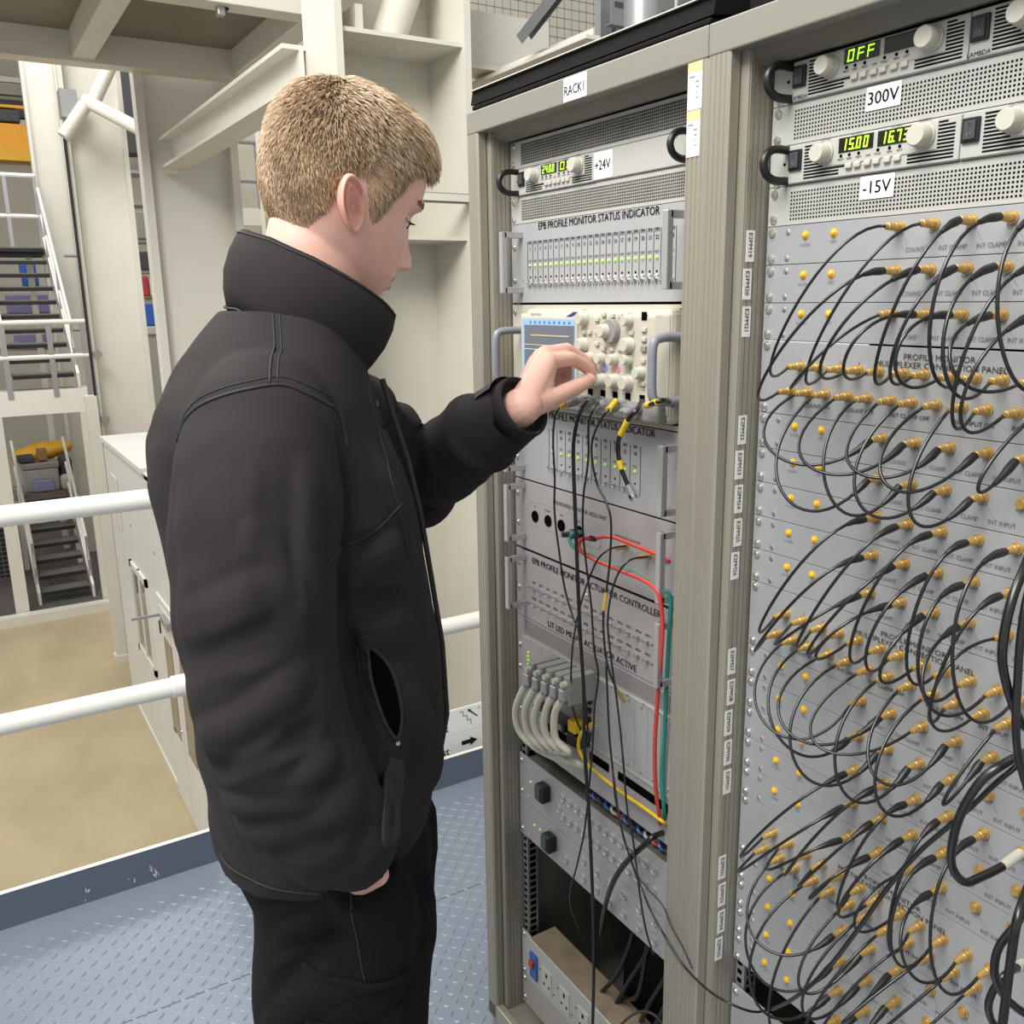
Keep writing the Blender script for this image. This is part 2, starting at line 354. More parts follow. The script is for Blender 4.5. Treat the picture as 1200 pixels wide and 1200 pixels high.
# ---- mezzanine overhead
mz = thing('mezzanine', (-3.9, -1, 2.9), 'overhead mezzanine of white beams and a grey concrete soffit at the top left', 'mezzanine')
MB().box(-4.52, -3.25, -3.2, .68, 2.915, 3.0).build('soffit', 'slab_grey', mz)
def ibeam(name, x0, x1, y0, y1, z0, z1):
    m = MB(); tk = .012
    if x1 - x0 > y1 - y0:
        c = (y0 + y1) / 2; m.box(x0, x1, c - .006, c + .006, z0, z1)
        m.box(x0, x1, y0, y1, z0, z0 + tk); m.box(x0, x1, y0, y1, z1 - tk, z1)
    else:
        m.box(x0, x0 + .0, y0, y1, z0, z1); c = x1 - .012; m.box(c, x1, y0, y1, z0, z1)
        m.box(x0, x1, y0, y1, z0, z0 + tk); m.box(x0, x1, y0, y1, z1 - tk, z1)
    return m.build(name, 'white_paint', mz)
MB().box(-4.62, -4.5, -3.2, .78, 2.775, 3.0).build('edge_beam', 'white_paint', mz)
MB().bev(-4.5, -3.26, -.145, -.04, 2.79, 2.92, .004).build('cross_beam', 'white_paint', mz)
MB().bev(-4.5, -3.26, -1.25, -1.145, 2.79, 2.92, .004).build('cross_beam', 'white_paint', mz)
MB().bev(-4.5, -3.24, .65, .76, 2.79, 3.0, .004).build('cross_beam', 'white_paint', mz)
MB().bev(-3.36, -3.24, -3.2, .68, 2.775, 2.92, .004).build('edge_beam', 'white_paint', mz)
t = thing('beam_clamp', (-3.3, .28, 2.7), 'small grey and black clamp hanging under the front mezzanine beam', 'clamp')
MB().bev(-3.32, -3.28, .262, .292, 2.74, 2.785, .004).build('clamp_body', 'galv', t); MB().bev(-3.33, -3.29, .288, .312, 2.765, 2.80, .004).build('jaw', 'black_plastic', t)
# ---- bright metal pole
t = thing('metal_pole', (-3.0, .575, -3), 'polished metal pole standing behind the crown of the head', 'pole')
MB().tube([(-3.0, .575, -3), (-3.0, .575, 3.1)], .034, 18).build('tube', 'chrome', t, smooth=True); MB().tube([(-3.0, .575, 2.745), (-3.0, .575, 2.785)], .041, 18).build('clamp_ring', 'chrome', t, smooth=True)
# ---- beams and cable trays above the racks
t = thing('steel_beam', (-2.44, 1.2, 2.4), 'grey-white deep beam right of the cream column above the first rack', 'beam')
MB().box(-2.5, -2.42, .86, 1.31, 2.44, 2.64).build('web', 'white_paint', t); MB().box(-2.52, -2.36, .86, 1.31, 2.425, 2.44).build('flange', 'white_paint', t)
t = thing('steel_beam', (-2.2, 1.05, 2.4), 'white narrow beam ending over the black lid of the first rack', 'beam')
MB().bev(-2.75, -1.75, 1.0, 1.06, 2.395, 2.41, .003).build('flange', 'white_paint', t); MB().box(-2.75, -1.75, 1.03, 1.036, 2.41, 2.43).build('web', 'white_paint', t)
def tray(label, p0, p1, wd, hgt, up):
    """perforated channel from p0 to p1; up = which way its flat face looks"""
    t = thing('cable_tray', p0, label, 'cable tray'); p0 = np.array(p0, float); p1 = np.array(p1, float); d = p1 - p0; L = np.linalg.norm(d); d /= L; up = np.array(up, float); s = np.cross(d, up)
    def slab(mb, a0, a1, b0, b1, h0, h1):
        mb.add([p0 + d * a + s * b + up * h for h in (h0, h1) for b in (b0, b1) for a in (a0, a1)], [(0, 2, 3, 1), (4, 5, 7, 6), (0, 1, 5, 4), (2, 6, 7, 3), (0, 4, 6, 2), (1, 3, 7, 5)])
    m = MB(); slab(m, 0, L, -wd / 2, wd / 2, 0, .003); slab(m, 0, L, -wd / 2, -wd / 2 + .003, -hgt, 0); slab(m, 0, L, wd / 2 - .003, wd / 2, -hgt, 0); m.build('channel', 'tray_grey', t)
    k = int(L / .07); me = MB(); n_ = max(1, int(wd / .09))
    for i in range(k):
        for j in range(n_):
            b = (j + .5) / n_ * wd - wd / 2; a = (i + .5) * L / k; slab(me, a - .018, a + .018, b - .009, b + .009, .0031, .0045)
    stuff(me.build('slots', 'far_dark', t)); return t
tray('grey perforated strut rising left above the first rack lid', (-2.05, .95, 2.47), (-1.5, .95, 2.69), .05, .03, (-.37, -.45, .81))
tray('long grey slotted cable tray crossing above the racks', (-1.95, 1.25, 2.58), (-1.95, 3.2, 2.58), .13, .03, (1, 0, 0))
tray('upright grey slotted tray beside the hanging wires above the rack', (-2.1, 1.38, 2.2), (-2.1, 1.38, 2.75), .12, .03, (1, 0, 0))
tray('second grey slotted tray below the long one above the racks', (-1.95, 1.3, 2.42), (-1.95, 3.2, 2.46), .09, .03, (1, 0, 0))
for k in range(7):
    y = 1.5 + k * .085; z = 2.3
    t = MB().tube(spline([(-1.9, y, 2.2), (-1.9, y + .012, 2.35), (-1.89, y - .005, 2.5), (-1.9, y + .01, 2.75)], 4), .006, 6).build('hanging_wire', 'ivory' if k != 5 else 'green_door', smooth=True)
    tag(t, f'{ORD[k]} from left of the thin {"pale" if k != 5 else "green"} wires hanging by the slotted trays', 'wire', 'wires above the racks')
t = thing('service_pipe', (-1.46, .99, 2.0), 'thick galvanised vertical pipe rising behind the first rack lid', 'pipe')
MB().tube([(-1.47, 1.0, 1.4), (-1.47, 1.0, 3.2)], .052, 18).build('tube', 'galv', t, smooth=True); MB().tube([(-1.47, 1.0, 2.9), (-1.47, 1.0, 2.95)], .06, 18).build('coupling', 'galv', t, smooth=True)
# wire-mesh guard with blue boxes far above
t = thing('mesh_guard', (-4.2, 2.2, 3.0), 'wire mesh guard panel glimpsed above the deep beam by the column', 'guard')
MB().box(-4.2, -4.18, 1.9, 3.2, 3.02, 3.05).build('frame', 'white_paint', t); g_ = MB()
for k in range(22): g_.box(-4.19, -4.185, 1.95 + k * .055, 1.954 + k * .055, 3.05, 3.6)
for k in range(9): g_.box(-4.19, -4.185, 1.95, 3.15, 3.08 + k * .055, 3.084 + k * .055)
stuff(g_.build('mesh_wires', 'far_grey', t))
struct(MB().box(-6, -5.9, 1.2, 6, 1.5, 5.5).build('wall_upper', 'far_wall'))
# ---- white site cabin on the hall floor
cb = thing('site_cabin', (-8, 1.4, -3), 'white panelled cabin with window and double door on the hall floor below', 'cabin')
xs = [-10.25, -9.0, -7.75, -6.0]
for a, b in zip(xs[:-1], xs[1:]): MB().box(a + .004, b - .004, .49, .55, -3, .1).build('wall_panel', 'cabin_white', cb)
MB().box(-10.25, -6.0, .55, 2.6, -3, .1).build('shell', 'cabin_white', cb)
MB().box(-10.3, -7.8, .47, 2.65, .1, .15).build('roof', 'cabin_white', cb); MB().box(-7.8, -5.95, .49, 2.65, .06, .11).build('roof', 'cabin_white', cb)
MB().box(-10.25, -6, .478, .49, -3, -2.93).build('skirting', 'cream_paint', cb)
wf = MB(); x0, x1, z0, z1 = -9.15, -8.22, -2.02, -1.02
wf.box(x0, x1, .468, .49, z0, z0 + .07).box(x0, x1, .468, .49, z1 - .07, z1).box(x0, x0 + .08, .468, .49, z0, z1).box(x1 - .08, x1, .468, .49, z0, z1).box(-8.72, -8.65, .472, .49, z0, z1)
w_ = wf.build('window_frame', 'cabin_white', cb)
MB().box(x0 + .08, -8.72, .484, .4895, z0 + .07, z1 - .07).build('pane', 'window_glass', w_); MB().box(-8.65, x1 - .08, .484, .4895, z0 + .07, z1 - .07).build('pane', 'window_glass', w_)
MB().bev(-9.85, -9.45, .475, .49, -.78, -.2, .01).build('notice_board', 'cream_paint', cb)
MB().box(-7.75, -6.4, .475, .49, -1.06, -1.0).build('door_head', 'cabin_white', cb)
for a, b in ((-7.62, -7.02), (-6.99, -6.39)):
    d = MB().box(a, b, .47, .488, -2.98, -1.08).build('door', 'cabin_white', cb)
    MB().box(a + .12, a + .46, .466, .47, -2.25, -1.35).build('pane', 'window_glass', d)
    if a < -7.5:
        MB().box(a + .25, a + .55, .43, .468, -1.17, -1.1).build('door_closer', 'galv', d); MB().box(a + .2, a + .23, .2, .44, -1.12, -1.1).build('closer_arm', 'galv', d)
        MB().tube([(b - .06, .47, -2.12), (b - .06, .42, -2.12), (b - .17, .42, -2.12)], .011, 8).build('door_handle', 'chrome', d, smooth=True)
        for z in (-1.3, -1.9): MB().box(a - .02, a + .01, .458, .472, z - .06, z + .06).build('hinge', 'far_dark', d)
for x in (-9.0, -7.75):
    for z in (-.6, -1.1): MB().lathe((x + .12, .49, z), (0, -1, 0), [(0, .015), (.008, .012)], 8).build('fixing', 'far_grey', cb)
# ---- steel stairs
def stair(label, x0, z0, ya, yb, n, rise, going, dy=0.):
    t = thing('steel_stair', (x0, (ya + yb) / 2, z0), label, 'stairs')
    me = MB().box(-.14, .14, ya + .05, yb - .05, -.02, .02).mesh('tread', 'tread_grey'); ne = MB().box(.14, .15, ya + .05, yb - .05, -.055, .0).mesh('nosing', 'tread_edge')
    for k in range(n):
        p = (x0 - going * (k + .5), dy * k, z0 + rise * (k + 1)); put('tread', me, p, t); put('nosing', ne, p, t)
    H = rise * n; G = going * n
    for y in (ya, yb):
        yy = dy * n
        MB().add([(x0 - a, y + b + e, z0 + c) for b in (-.02, .02) for a, c, e in ((-.05, 0, 0), (-.05, .22, 0), (G, H + .2, yy), (G + .05, H - .06, yy))], [(0, 1, 2, 3), (7, 6, 5, 4), (0, 4, 5, 1), (1, 5, 6, 2), (2, 6, 7, 3), (3, 7, 4, 0)]).build('stringer', 'rail_white', t)
        for hh in (.55, .98): MB().tube([(x0 - .1, y, z0 + hh * .6), (x0 - .1, y, z0 + hh), (x0 - G, y + yy, z0 + H + hh)], .024, 8).build('handrail', 'rail_white', t, smooth=True)
        for k in range(0, n + 1, 4): MB().box(x0 - going * k - .12, x0 - going * k - .08, y - .02 + dy * k, y + .02 + dy * k, z0 + rise * k, z0 + rise * k + .98).build('baluster', 'galv', t)
    return t
stair('lower grey open-tread steel stair rising from the dark tiled floor', -14.57, -2.97, -.15, .62, 7, .2, .24, -.002)
stair('upper steel stair of grey treads climbing beyond the railed landing', -14.55, .37, -.15, .78, 10, .215, .245)
t = thing('upper_landing', (-17.3, -.6, 2.4), 'upper white railed landing at the head of the upper stair', 'landing')
MB().box(-18.4, -17.0, -3, .8, 2.44, 2.52).build('deck', 'far_dark', t)
for z in (3.05, 3.7): MB().tube([(-17.05, -3, z), (-17.05, -.2, z), (-17.05, .75, z)], .04, 8).build('handrail', 'rail_white', t, smooth=True)
for y in (-1.2, .3, .75): MB().box(-17.08, -17.02, y - .03, y + .03, 2.52, 3.7).build('baluster', 'galv', t)
for y in (-2.6, .6): MB().box(-18.2, -18.1, y - .05, y + .05, -2.97, 2.44).build('leg', 'rail_white', t)
t = thing('stair_landing', (-14.2, .3, 0), 'white railed landing between the lower and the upper steel stairs', 'landing')
MB().box(-14.06, -14, -2.5, .92, .05, .38).build('edge_beam', 'rail_white', t); MB().box(-14.9, -14.06, -2.5, .92, .2, .36).build('deck', 'cream_paint', t)
for z in (1.36, .87): MB().tube([(-14, -2.5, z), (-14, .9, z)], .035, 10).build('handrail', 'rail_white', t, smooth=True)
for y in (-1.4, -.72, -.18, .41, .86): MB().box(-14.02, -13.98, y - .035, y + .035, .3, 1.36).build('baluster', 'galv', t)
for y in (-.42, .78): MB().box(-14.1, -14.0, y - .09, y + .09, -2.97, .05).build('leg', 'white_paint', t)
# ladder rungs beside it
t = thing('fixed_ladder', (-14.2, 1.07, -2.97), 'white fixed ladder beside the stair landing', 'ladder')
for y in (.95, 1.19): MB().box(-14.3, -14.24, y, y + .03, -2.97, 1.2).build('ladder_rail', 'white_paint', t)
for k in range(9): MB().box(-14.28, -14.25, .97, 1.2, -1.6 + k * .3, -1.58 + k * .3).build('rung', 'far_dark', t)
# clutter under the landing
def blk(name, label, cat, m, x0, x1, y0, y1, z0, z1, b=.02, group=None): return tag(MB().bev(x0, x1, y0, y1, z0, z1, b).build(name, m), label, cat, group)
wt = thing('work_platform', (-16.6, .2, -1.6), 'low beige work platform behind the top of the lower stair', 'platform')
MB().box(-17.3, -16.3, -.22, .74, -1.62, -1.52).build('deck', 'dust_tan', wt)
for y in (-.17, .69): MB().box(-16.9, -16.82, y - .04, y + .04, -2.97, -1.62).build('leg', 'rail_white', wt)
def crate(label, m, x, y, z, w_, d_, h_, m2):
    t = thing('storage_crate', (x, y, z), label, 'crate'); MB().bev(x - d_ / 2, x + d_ / 2, y - w_ / 2, y + w_ / 2, z, z + h_ * .8, .03).build('tub', m, t); MB().bev(x - d_ / 2 - .02, x + d_ / 2 + .02, y - w_ / 2 - .02, y + w_ / 2 + .02, z + h_ * .8, z + h_, .02).build('lid', m2, t)
crate('grey clear storage crate with papers on the work platform', 'galv', -16.6, .22, -1.52, .55, .4, .5, 'far_grey')
blk('paper_stack', 'blue and white papers stacked in front of the grey crate', 'papers', 'far_lilac', -16.35, -16.3, .08, .4, -1.5, -1.3)
blk('black_bag', 'black lumpy bag right of the grey crate on the work platform', 'bag', 'far_dark', -16.9, -16.5, .52, .73, -1.519, -.95, .09)
blk('brown_box', 'small brown box on top of the grey crate', 'box', 'brown_box', -16.7, -16.5, .2, .36, -1.0, -.8)
blk('black_case', 'flat black case lying on the grey crate', 'case', 'far_dark', -16.8, -16.45, -.1, .15, -1.0, -.9)
bm_ = MB(); V = []
for i in range(9):
    r = []
    for j in range(14):
        a = j / 14 * 2 * math.pi; s0 = math.sin(math.pi * (i + .5) / 9) ** .5; r.append((-17.2 + .25 * s0 * math.cos(a), -.15 + i * .12, -1.0 + .015 * i + .16 * s0 * math.sin(a) * (1 + .3 * math.sin(3 * i + j))))
    V.append(r)
tag(bm_.loft(V).build('yellow_sack', 'bag_yellow', smooth='full'), 'large folded yellow tarpaulin behind the crates under the landing', 'tarpaulin')
blk('white_sack', 'crumpled white sack lying at the right end of the work platform', 'sack', 'ivory', -16.48, -16.32, .5, .72, -1.519, -1.25, .06)
gd = thing('green_door', (-19, 1.2, -3), 'green far door seen between the stair and the cabin', 'door')
MB().box(-19.05, -19, .95, 1.5, -2.97, -1.5).build('leaf', 'green_door', gd); MB().box(-19.0, -18.97, 1.02, 1.05, -2.2, -2.0).build('handle', 'far_dark', gd)
# mesh cage low on the left
t = thing('mesh_cage', (-16.4, -.6, -2.97), 'dark wire mesh cage left of the lower stair', 'cage')
m_ = MB()
for k in range(16): m_.box(-16.4, -16.39, -1.5 + k * .08, -1.49 + k * .08, -2.97, -1.9)
for k in range(14): m_.box(-16.4, -16.39, -1.5, -.28, -2.95 + k * .08, -2.94 + k * .08)
stuff(m_.build('mesh_wires', 'far_grey', t)); MB().box(-16.42, -16.38, -1.52, -.26, -1.9, -1.86).build('top_bar', 'galv', t); MB().bev(-17.0, -16.6, -1.3, -.35, -2.97, -2.05, .05).build('machine', 'far_dark', t, label='dark machine inside the cage')
# far hall: crane, truss, shelves
t = thing('bridge_crane', (-20, -1.5, 4.3), 'yellow overhead crane girder in the far hall at the left edge', 'crane')
MB().box(-20.2, -19.8, -8, 1.3, 4.5, 4.95).build('girder', 'crane_yellow', t); MB().box(-20.3, -19.7, -8, 1.3, 4.28, 4.5).build('bottom_flange', 'bag_yellow', t)
MB().box(-20.1, -19.9, -8, 1.3, 5.25, 5.3).build('rail', 'crane_yellow', t); MB().bev(-20.3, -19.8, -.2, .9, 4.98, 5.2, .03).build('trolley', 'far_dark', t)
t = thing('roof_truss', (-22, 0, 6), 'pale lattice roof truss in the far hall above the crane', 'truss')
for z in (6.1, 6.75): MB().box(-22, -21.9, -8, 9, z, z + .1).build('chord', 'far_wall', t)
for k in range(14): MB().tube([(-21.95, -4 + k * .5, 6.15), (-21.95, -3.5 + k * .5, 6.75)] if k % 2 else [(-21.95, -4 + k * .5, 6.75), (-21.95, -3.5 + k * .5, 6.15)], .05, 6).build('diagonal', 'far_wall', t)
blk('roof_duct', 'dark duct under the roof truss in the far hall', 'duct', 'far_dark', -23, -22.4, -8, 1.6, 5.5, 5.85)
for nm, z in (('upper', 5.95), ('lower', 5.35)): blk('purlin', f'{nm} pale horizontal purlin behind the crane', 'beam', 'far_wall', -22.6, -22.4, -8, 9, z, z + .12, .01)
# shelving behind the stairs and between the columns
sh = thing('shelf_rack', (-19.4, .5, -3), 'tall grey shelving seen through the upper stair treads', 'shelf')
for y in (-.6, 1.4): MB().box(-19.4, -19.3, y, y + .06, -3, 3).build('upright', 'far_grey', sh)
for z in (.75, 1.4, 1.9, 2.5): MB().box(-19.7, -19.2, -.6, 1.4, z, z + .05).build('shelf', 'far_grey', sh)
for k, (y0, y1, z0, z1, m2, lab) in enumerate(((.5, .78, 2.15, 2.36, 'blue_box', 'bright blue bin on the upper shelf behind the stair'), (.52, .8, 1.955, 2.12, 'blue_box', 'bright blue bin below the upper one behind the stair'), (.2, .95, 1.455, 1.8, 'far_lilac', 'lilac box row on the middle shelf behind the stair'), (.25, .9, .805, 1.05, 'far_lilac', 'lilac box row on the lowest shelf behind the stair'))):
    blk('storage_bin', lab, 'bin', m2, -19.35, -19.15, y0, y1, z0, z1)
t = thing('pipe_stand', (-15.5, 1.1, -3), 'dark pipework with a blue cylinder beside the wide column', 'pipework')
for y in (1.3, 1.45): MB().tube([(-15.5, y, -3), (-15.5, y, 2.5)], .03, 8).build('pipe', 'far_grey', t)
MB().tube([(-15.5, .9, 2.35), (-15.5, 1.5, 2.35)], .025, 8).build('pipe', 'far_grey', t); MB().tube([(-15.5, .9, 1.2), (-15.5, 1.4, 1.2)], .02, 8).build('pipe', 'far_grey', t)
MB().tube([(-15.4, 1.38, 1.0), (-15.4, 1.38, 2.0)], .07, 12).build('gas_cylinder', 'blue_box', t, smooth=True)
# slot between the two white columns
sl = thing('shelf_rack', (-16.2, 2.4, -3), 'narrow shelving glimpsed between the two white columns', 'shelf')
for z in (1.02, 1.63, 2.1, 2.6, 3.2, 3.7): MB().box(-16.6, -16.0, 1.9, 3.0, z, z + .05).build('shelf', 'galv', sl)
for y in (1.95, 2.9): MB().box(-16.2, -16.1, y, y + .06, -3, 4.2).build('upright', 'far_grey', sl)
for y0, y1, z0, z1, m2, lab in ((2.1, 2.2, 1.72, 2.05, 'red_box', 'red container on a shelf between the columns'), (2.21, 2.4, 1.72, 2.0, 'ivory', 'white canister beside the red container'), (2.1, 2.45, 1.683, 1.718, 'brown_box', 'flat brown carton under the red container'), (2.1, 2.45, 1.222, 1.6, 'blue_box', 'blue tray stack between the columns'), (2.1, 2.5, 1.072, 1.22, 'ivory', 'white box below the blue trays'), (2.1, 2.3, 2.152, 2.45, 'far_dark', 'dark case on the shelf above the red container'), (2.1, 2.4, 2.652, 3.1, 'far_grey', 'grey box high between the columns')):
    blk('storage_box', lab, 'box', m2, -16.15, -15.95, y0, y1, z0, z1)
t = thing('walkway_rail', (-12, 2.9, 2.7), 'grey walkway handrail seen right of the broad column', 'railing')
MB().box(-12.3, -12.2, 2.4, 5, 2.62, 2.85).build('walkway_edge', 'white_paint', t); MB().box(-12.3, -12.2, 4.6, 4.75, -3, 2.62).build('leg', 'white_paint', t)
for z in (3.2, 3.7): MB().tube([(-12.2, 2.4, z), (-12.2, 5, z)], .03, 8).build('handrail', 'galv', t)
for k in range(9): MB().box(-12.22, -12.19, 2.45 + k * .3, 2.48 + k * .3, 2.85, 3.7).build('baluster', 'galv', t)
struct(MB().box(-13.2, -13, 2.75, 5, -3.1, 5).build('wall_back', 'far_wall'))
blk('blue_pipework', 'dark blue machine in the gap under the mezzanine beam', 'machine', 'far_dark', -16.4, -16, 2.1, 2.8, 4.0, 5.6)
# ================================================================ RACKS
zr = lambda row: Z0 - row * U
def rib_poly(x0, x1, y0, y1, n=4, g=.0012):      # plan outline of a post: grooves on the front (y0) face
    P = [(x0, y1), (x0, y0 + .002), (x0 + .002, y0)]
    for k in range(n):
        c = x0 + (x1 - x0) * (k + .7) / (n + .4); P += [(c - .0015, y0), (c - .0007, y0 + g), (c + .0007, y0 + g), (c + .0015, y0)]
    return P + [(x1 - .003, y0), (x1, y0 + .003), (x1, y1)]
def rack(xo, label):
    Lx = xo + .2413 - .295; Rx = Lx + .59; t = thing('equipment_rack', ((Lx + Rx) / 2, .35, 0), label, 'rack')
    zb, zt = .13, 1.866
    for a, b in ((Lx + .0006, Lx + .036), (Rx - .036, Rx - .0006)):
        MB().prism(rib_poly(a, b, -.055, -.038), 'z', zb - .036, zt).build('front_post', 'rack_alu', t)
    for s, (a, b) in ((1, (Lx + .002, xo - .0045)), (-1, (xo + .4826 + .0045, Rx - .002))):
        m = MB().box(a, b, -.036, .035, zb - .03, zt + .02)
        f = b if s > 0 else a
        for k in range(8):
            y = -.034 + k * .0085; m.box(min(f, f + s * .0011), max(f, f + s * .0011), y, y + .0065, zb, zt)
        m.build('side_channel', 'rack_alu', t)
        e = Lx + .0185 if s > 0 else Rx - .0185
        MB().box(min(e, e + s * .014), max(e, e + s * .014), -.038, -.036, zb, zt).build('seal_gap', 'hole_black', t)
    MB().bev(Lx + .0004, Rx - .0004, -.055, -.03, zt + .0003, 1.902, .002).build('top_rail', 'rack_paint', t)
    # rounded inner header under the top rail
    hp = [(-.03, 1.876), (-.034, 1.872), (-.03, 1.858), (-.018, 1.849), (.0, 1.852), (.03, 1.862), (.03, 1.88)]
    MB().prism(hp, 'x', Lx + .036, Rx - .036).build('header', 'rack_dark', t, smooth=True)
    MB().bev(Lx + .0004, Rx - .0004, -.055, -.038, zb - .036, zb, .002).build('bottom_rail', 'rack_alu', t)
    MB().box(Lx + .02, Rx - .02, -.036, .05, zb - .03, zb - .006).build('sill', 'rack_alu', t)
    MB().box(Lx + .004, Rx - .004, -.048, .74, 0, zb - .037).build('plinth', 'rack_paint', t)
    MB().box(Lx + .001, Lx + .004, -.036, .74, zb - .03, 1.90).build('side_panel', 'rack_paint', t); MB().box(Rx - .004, Rx - .001, -.036, .74, zb - .03, 1.90).build('side_panel', 'rack_paint', t)
    MB().box(Lx + .004, Rx - .004, .737, .74, zb - .03, 1.90).build('rear_panel', 'rack_paint', t); MB().box(Lx + .004, Rx - .004, -.03, .74, 1.90, 1.903).build('roof_panel', 'rack_paint', t)
    MB().box(Lx + .004, Rx - .004, .04, .737, zb - .03, zb - .02).build('base_panel', 'rack_dark', t)
    for x in (xo + .001, xo + .4826 - .017):
        MB().box(x, x + .016, .006, .03, zb, 1.855).build('mounting_rail', 'galv', t)
        h = MB()
        for k in range(int(38.5 * 3)):
            z = 1.85 - (k + .5) * U / 3; h.box(x + .003, x + .011, .0052, .0065, z - .0035, z + .0035); e = x + .0161 if x < xo + .2 else x - .0001; h.box(e - .0002, e + .0002, .011, .025, z - .005, z + .005)
        stuff(h.build('mounting_holes', 'hole_black', t))
    x = xo + .03
    MB().box(x, x + .03, .3, .33, zb, 1.855).build('rear_mounting_rail', 'galv', t); h = MB()
    for k in range(int(38.5 * 3)):
        z = 1.85 - (k + .5) * U / 3; h.box(x + .006, x + .022, .2985, .3005, z - .005, z + .005)
    stuff(h.build('rear_mounting_holes', 'hole_black', t))
    MB().bev(Lx + .018, Rx + .0, -.053, .7, 1.9035, 1.91, .0015).box(Lx + .03, Rx - .01, -.04, .7, 1.91, 1.93).build('lid_seal', 'lid_black', t) if xo < -.1 else MB().box(Lx + .03, Rx, -.02, .7, 1.9035, 1.935).build('lid_seal', 'lid_black', t)
    return t
r1 = rack(-.59, 'left grey equipment rack marked RACK1, the one the man works at')
r2 = rack(0., 'right grey equipment rack full of coaxial cables, cut off by the right edge')
# lid flap raised over the first rack
MB().prism([(-.052, 1.912), (-.048, 1.934), (.3, 1.975), (.3, 1.955)], 'x', -.632, -.05).build('lid_flap', 'lid_black', r1)
MB().prism([(-.053, 1.934), (-.049, 1.937), (.3, 1.979), (.3, 1.976)], 'x', -.634, -.05).build('lid_flap_edge', 'beige_plastic', r1)
def sticker(t, x0, x1, z0, z1, text, h, y=-.0556, orange=False):
    o = MB().box(x0, x1, y, y + .0006, z0, z1).build('paper_label', 'label_white', t)
    if text: MB().text(text, (x0 + x1) / 2, (z0 + z1) / 2 - h / 2, h, y - .0003).build('lettering', 'ink', o)
    if orange:
        MB().box(x0, x1, y - .0003, y, z1 - .011, z1).build('orange_strip', 'label_orange', o); m = MB()
        for k, (a, b) in enumerate(((.1, .5), (.55, .8), (.6, .8), (.62, .7), (.6, .75))): m.box(x0 + (x1 - x0) * a, x0 + (x1 - x0) * b, y - .0003, y, z1 - .017 - k * .006, z1 - .015 - k * .006)
        stuff(m.build('print', 'ink_faint', o))
    return o
sticker(r1, -.351, -.295, 1.868, 1.899, None, 0)
MB().text('RACK1', -.3485, 1.876, .0128, -.0560, ax='l', sx=.9).build('lettering', 'ink', r1)
sticker(r1, -.0865, -.062, 1.8125, 1.8655, None, 0, orange=True); sticker(r1, -.0865, -.0635, 1.759, 1.8115, None, 0, orange=True)
for row, n in [(4, 19), (5, 20), (6, 21)] + [(9 + k, 22 + k) for k in range(5)] + [(16 + k, 27 + k) for k in range(5)] + [(23 + k, 32 + k) for k in range(4)]:
    z1 = zr(row + .08); z0 = zr(row + .9); j = .0015 * math.sin(n * 2.1)
    o = MB().box(-.0035, -.0028, -.0325 + j, -.019 + j, z0, z1).build('paper_label', 'label_white', r2)
    MB().text(f'E2PM{n}', 0, 0, .0062, ax='l', rot=-math.pi / 2, plane=xplane(-.0025, -.0288 + j, z1 - .003), sx=.98).build('lettering', 'ink', o)
# ---------------------------------------------------------------- shared small pieces (axis -y, origin on the panel face)
S = {}
S['screw'] = MB().lathe((0, 0, 0), (0, -1, 0), [(0, .0052), (.0012, .0052), (.0032, .0036), (.0036, .001)], 10).mesh('screw', 'screw', True)
S['small_screw'] = MB().lathe((0, 0, 0), (0, -1, 0), [(0, .0034), (.0008, .0034), (.0014, .0022)], 8).mesh('small_screw', 'screw', True)
S['slot'] = MB().box(-.0006, .0006, -.0018, -.0013, -.0022, .0022).box(-.0022, .0022, -.0018, -.0013, -.0006, .0006)
S['led'] = MB().lathe((0, 0, 0), (0, -1, 0), [(0, .0027), (.002, .0025), (.0032, .0015), (.0036, .0003)], 8).mesh('indicator_light', 'led_green', True)
S['led_off'] = MB().lathe((0, 0, 0), (0, -1, 0), [(0, .0032), (.002, .003), (.0034, .0018), (.0038, .0004)], 8).mesh('indicator_light', 'screw', True)
S['led_y'] = MB().lathe((0, 0, 0), (0, -1, 0), [(0, .0048), (.001, .0048), (.0015, .0034), (.003, .0032), (.0042, .0016)], 10).mesh('indicator_light', 'led_yellow', True)
S['toggle'] = MB().lathe((0, 0, 0), (0, -1, 0), [(0, .0042), (.003, .0042), (.0035, .0028), (.006, .0026)], 8).lathe((0, -.005, 0), (0, -.8, .55), [(0, .0012), (.009, .0019), (.0105, .0012)], 8).mesh('toggle_switch', 'chrome', True)
S['toggle_base'] = MB().lathe((0, 0, 0), (0, -1, 0), [(0, .0018), (.0006, .0018)], 8).mesh('pin_hole', 'hole_black')
S['socket'] = MB().lathe((0, 0, 0), (0, -1, 0), [(0, .0062), (.0018, .0062), (.002, .0045), (.006, .0045)], 10).mesh('gold_socket', 'gold', True)
S['dome'] = MB().lathe((0, 0, 0), (0, -1, 0), [(0, .0084), (.0022, .0082), (.0028, .0066), (.0018, .0058), (.0018, .0034), (.0034, .003), (.0036, .0005)], 14).mesh('fuse_holder', 'alu', True)
def inst(t, key, x, z, y=0, label=None): o = put(S[key].name.split('.')[0], S[key], (x, y, z), t, label); return o
def u_handle(t, x, z0, z1, m='alu', dep=.042, s=.0052):
    MB().bev(x - s, x + s, -dep, -dep + 2 * s, z0, z1, .0012).bev(x - s, x + s, -dep + s, 0, z1 - 2 * s, z1, .001).bev(x - s, x + s, -dep + s, 0, z0, z0 + 2 * s, .001).build('handle', m, t)
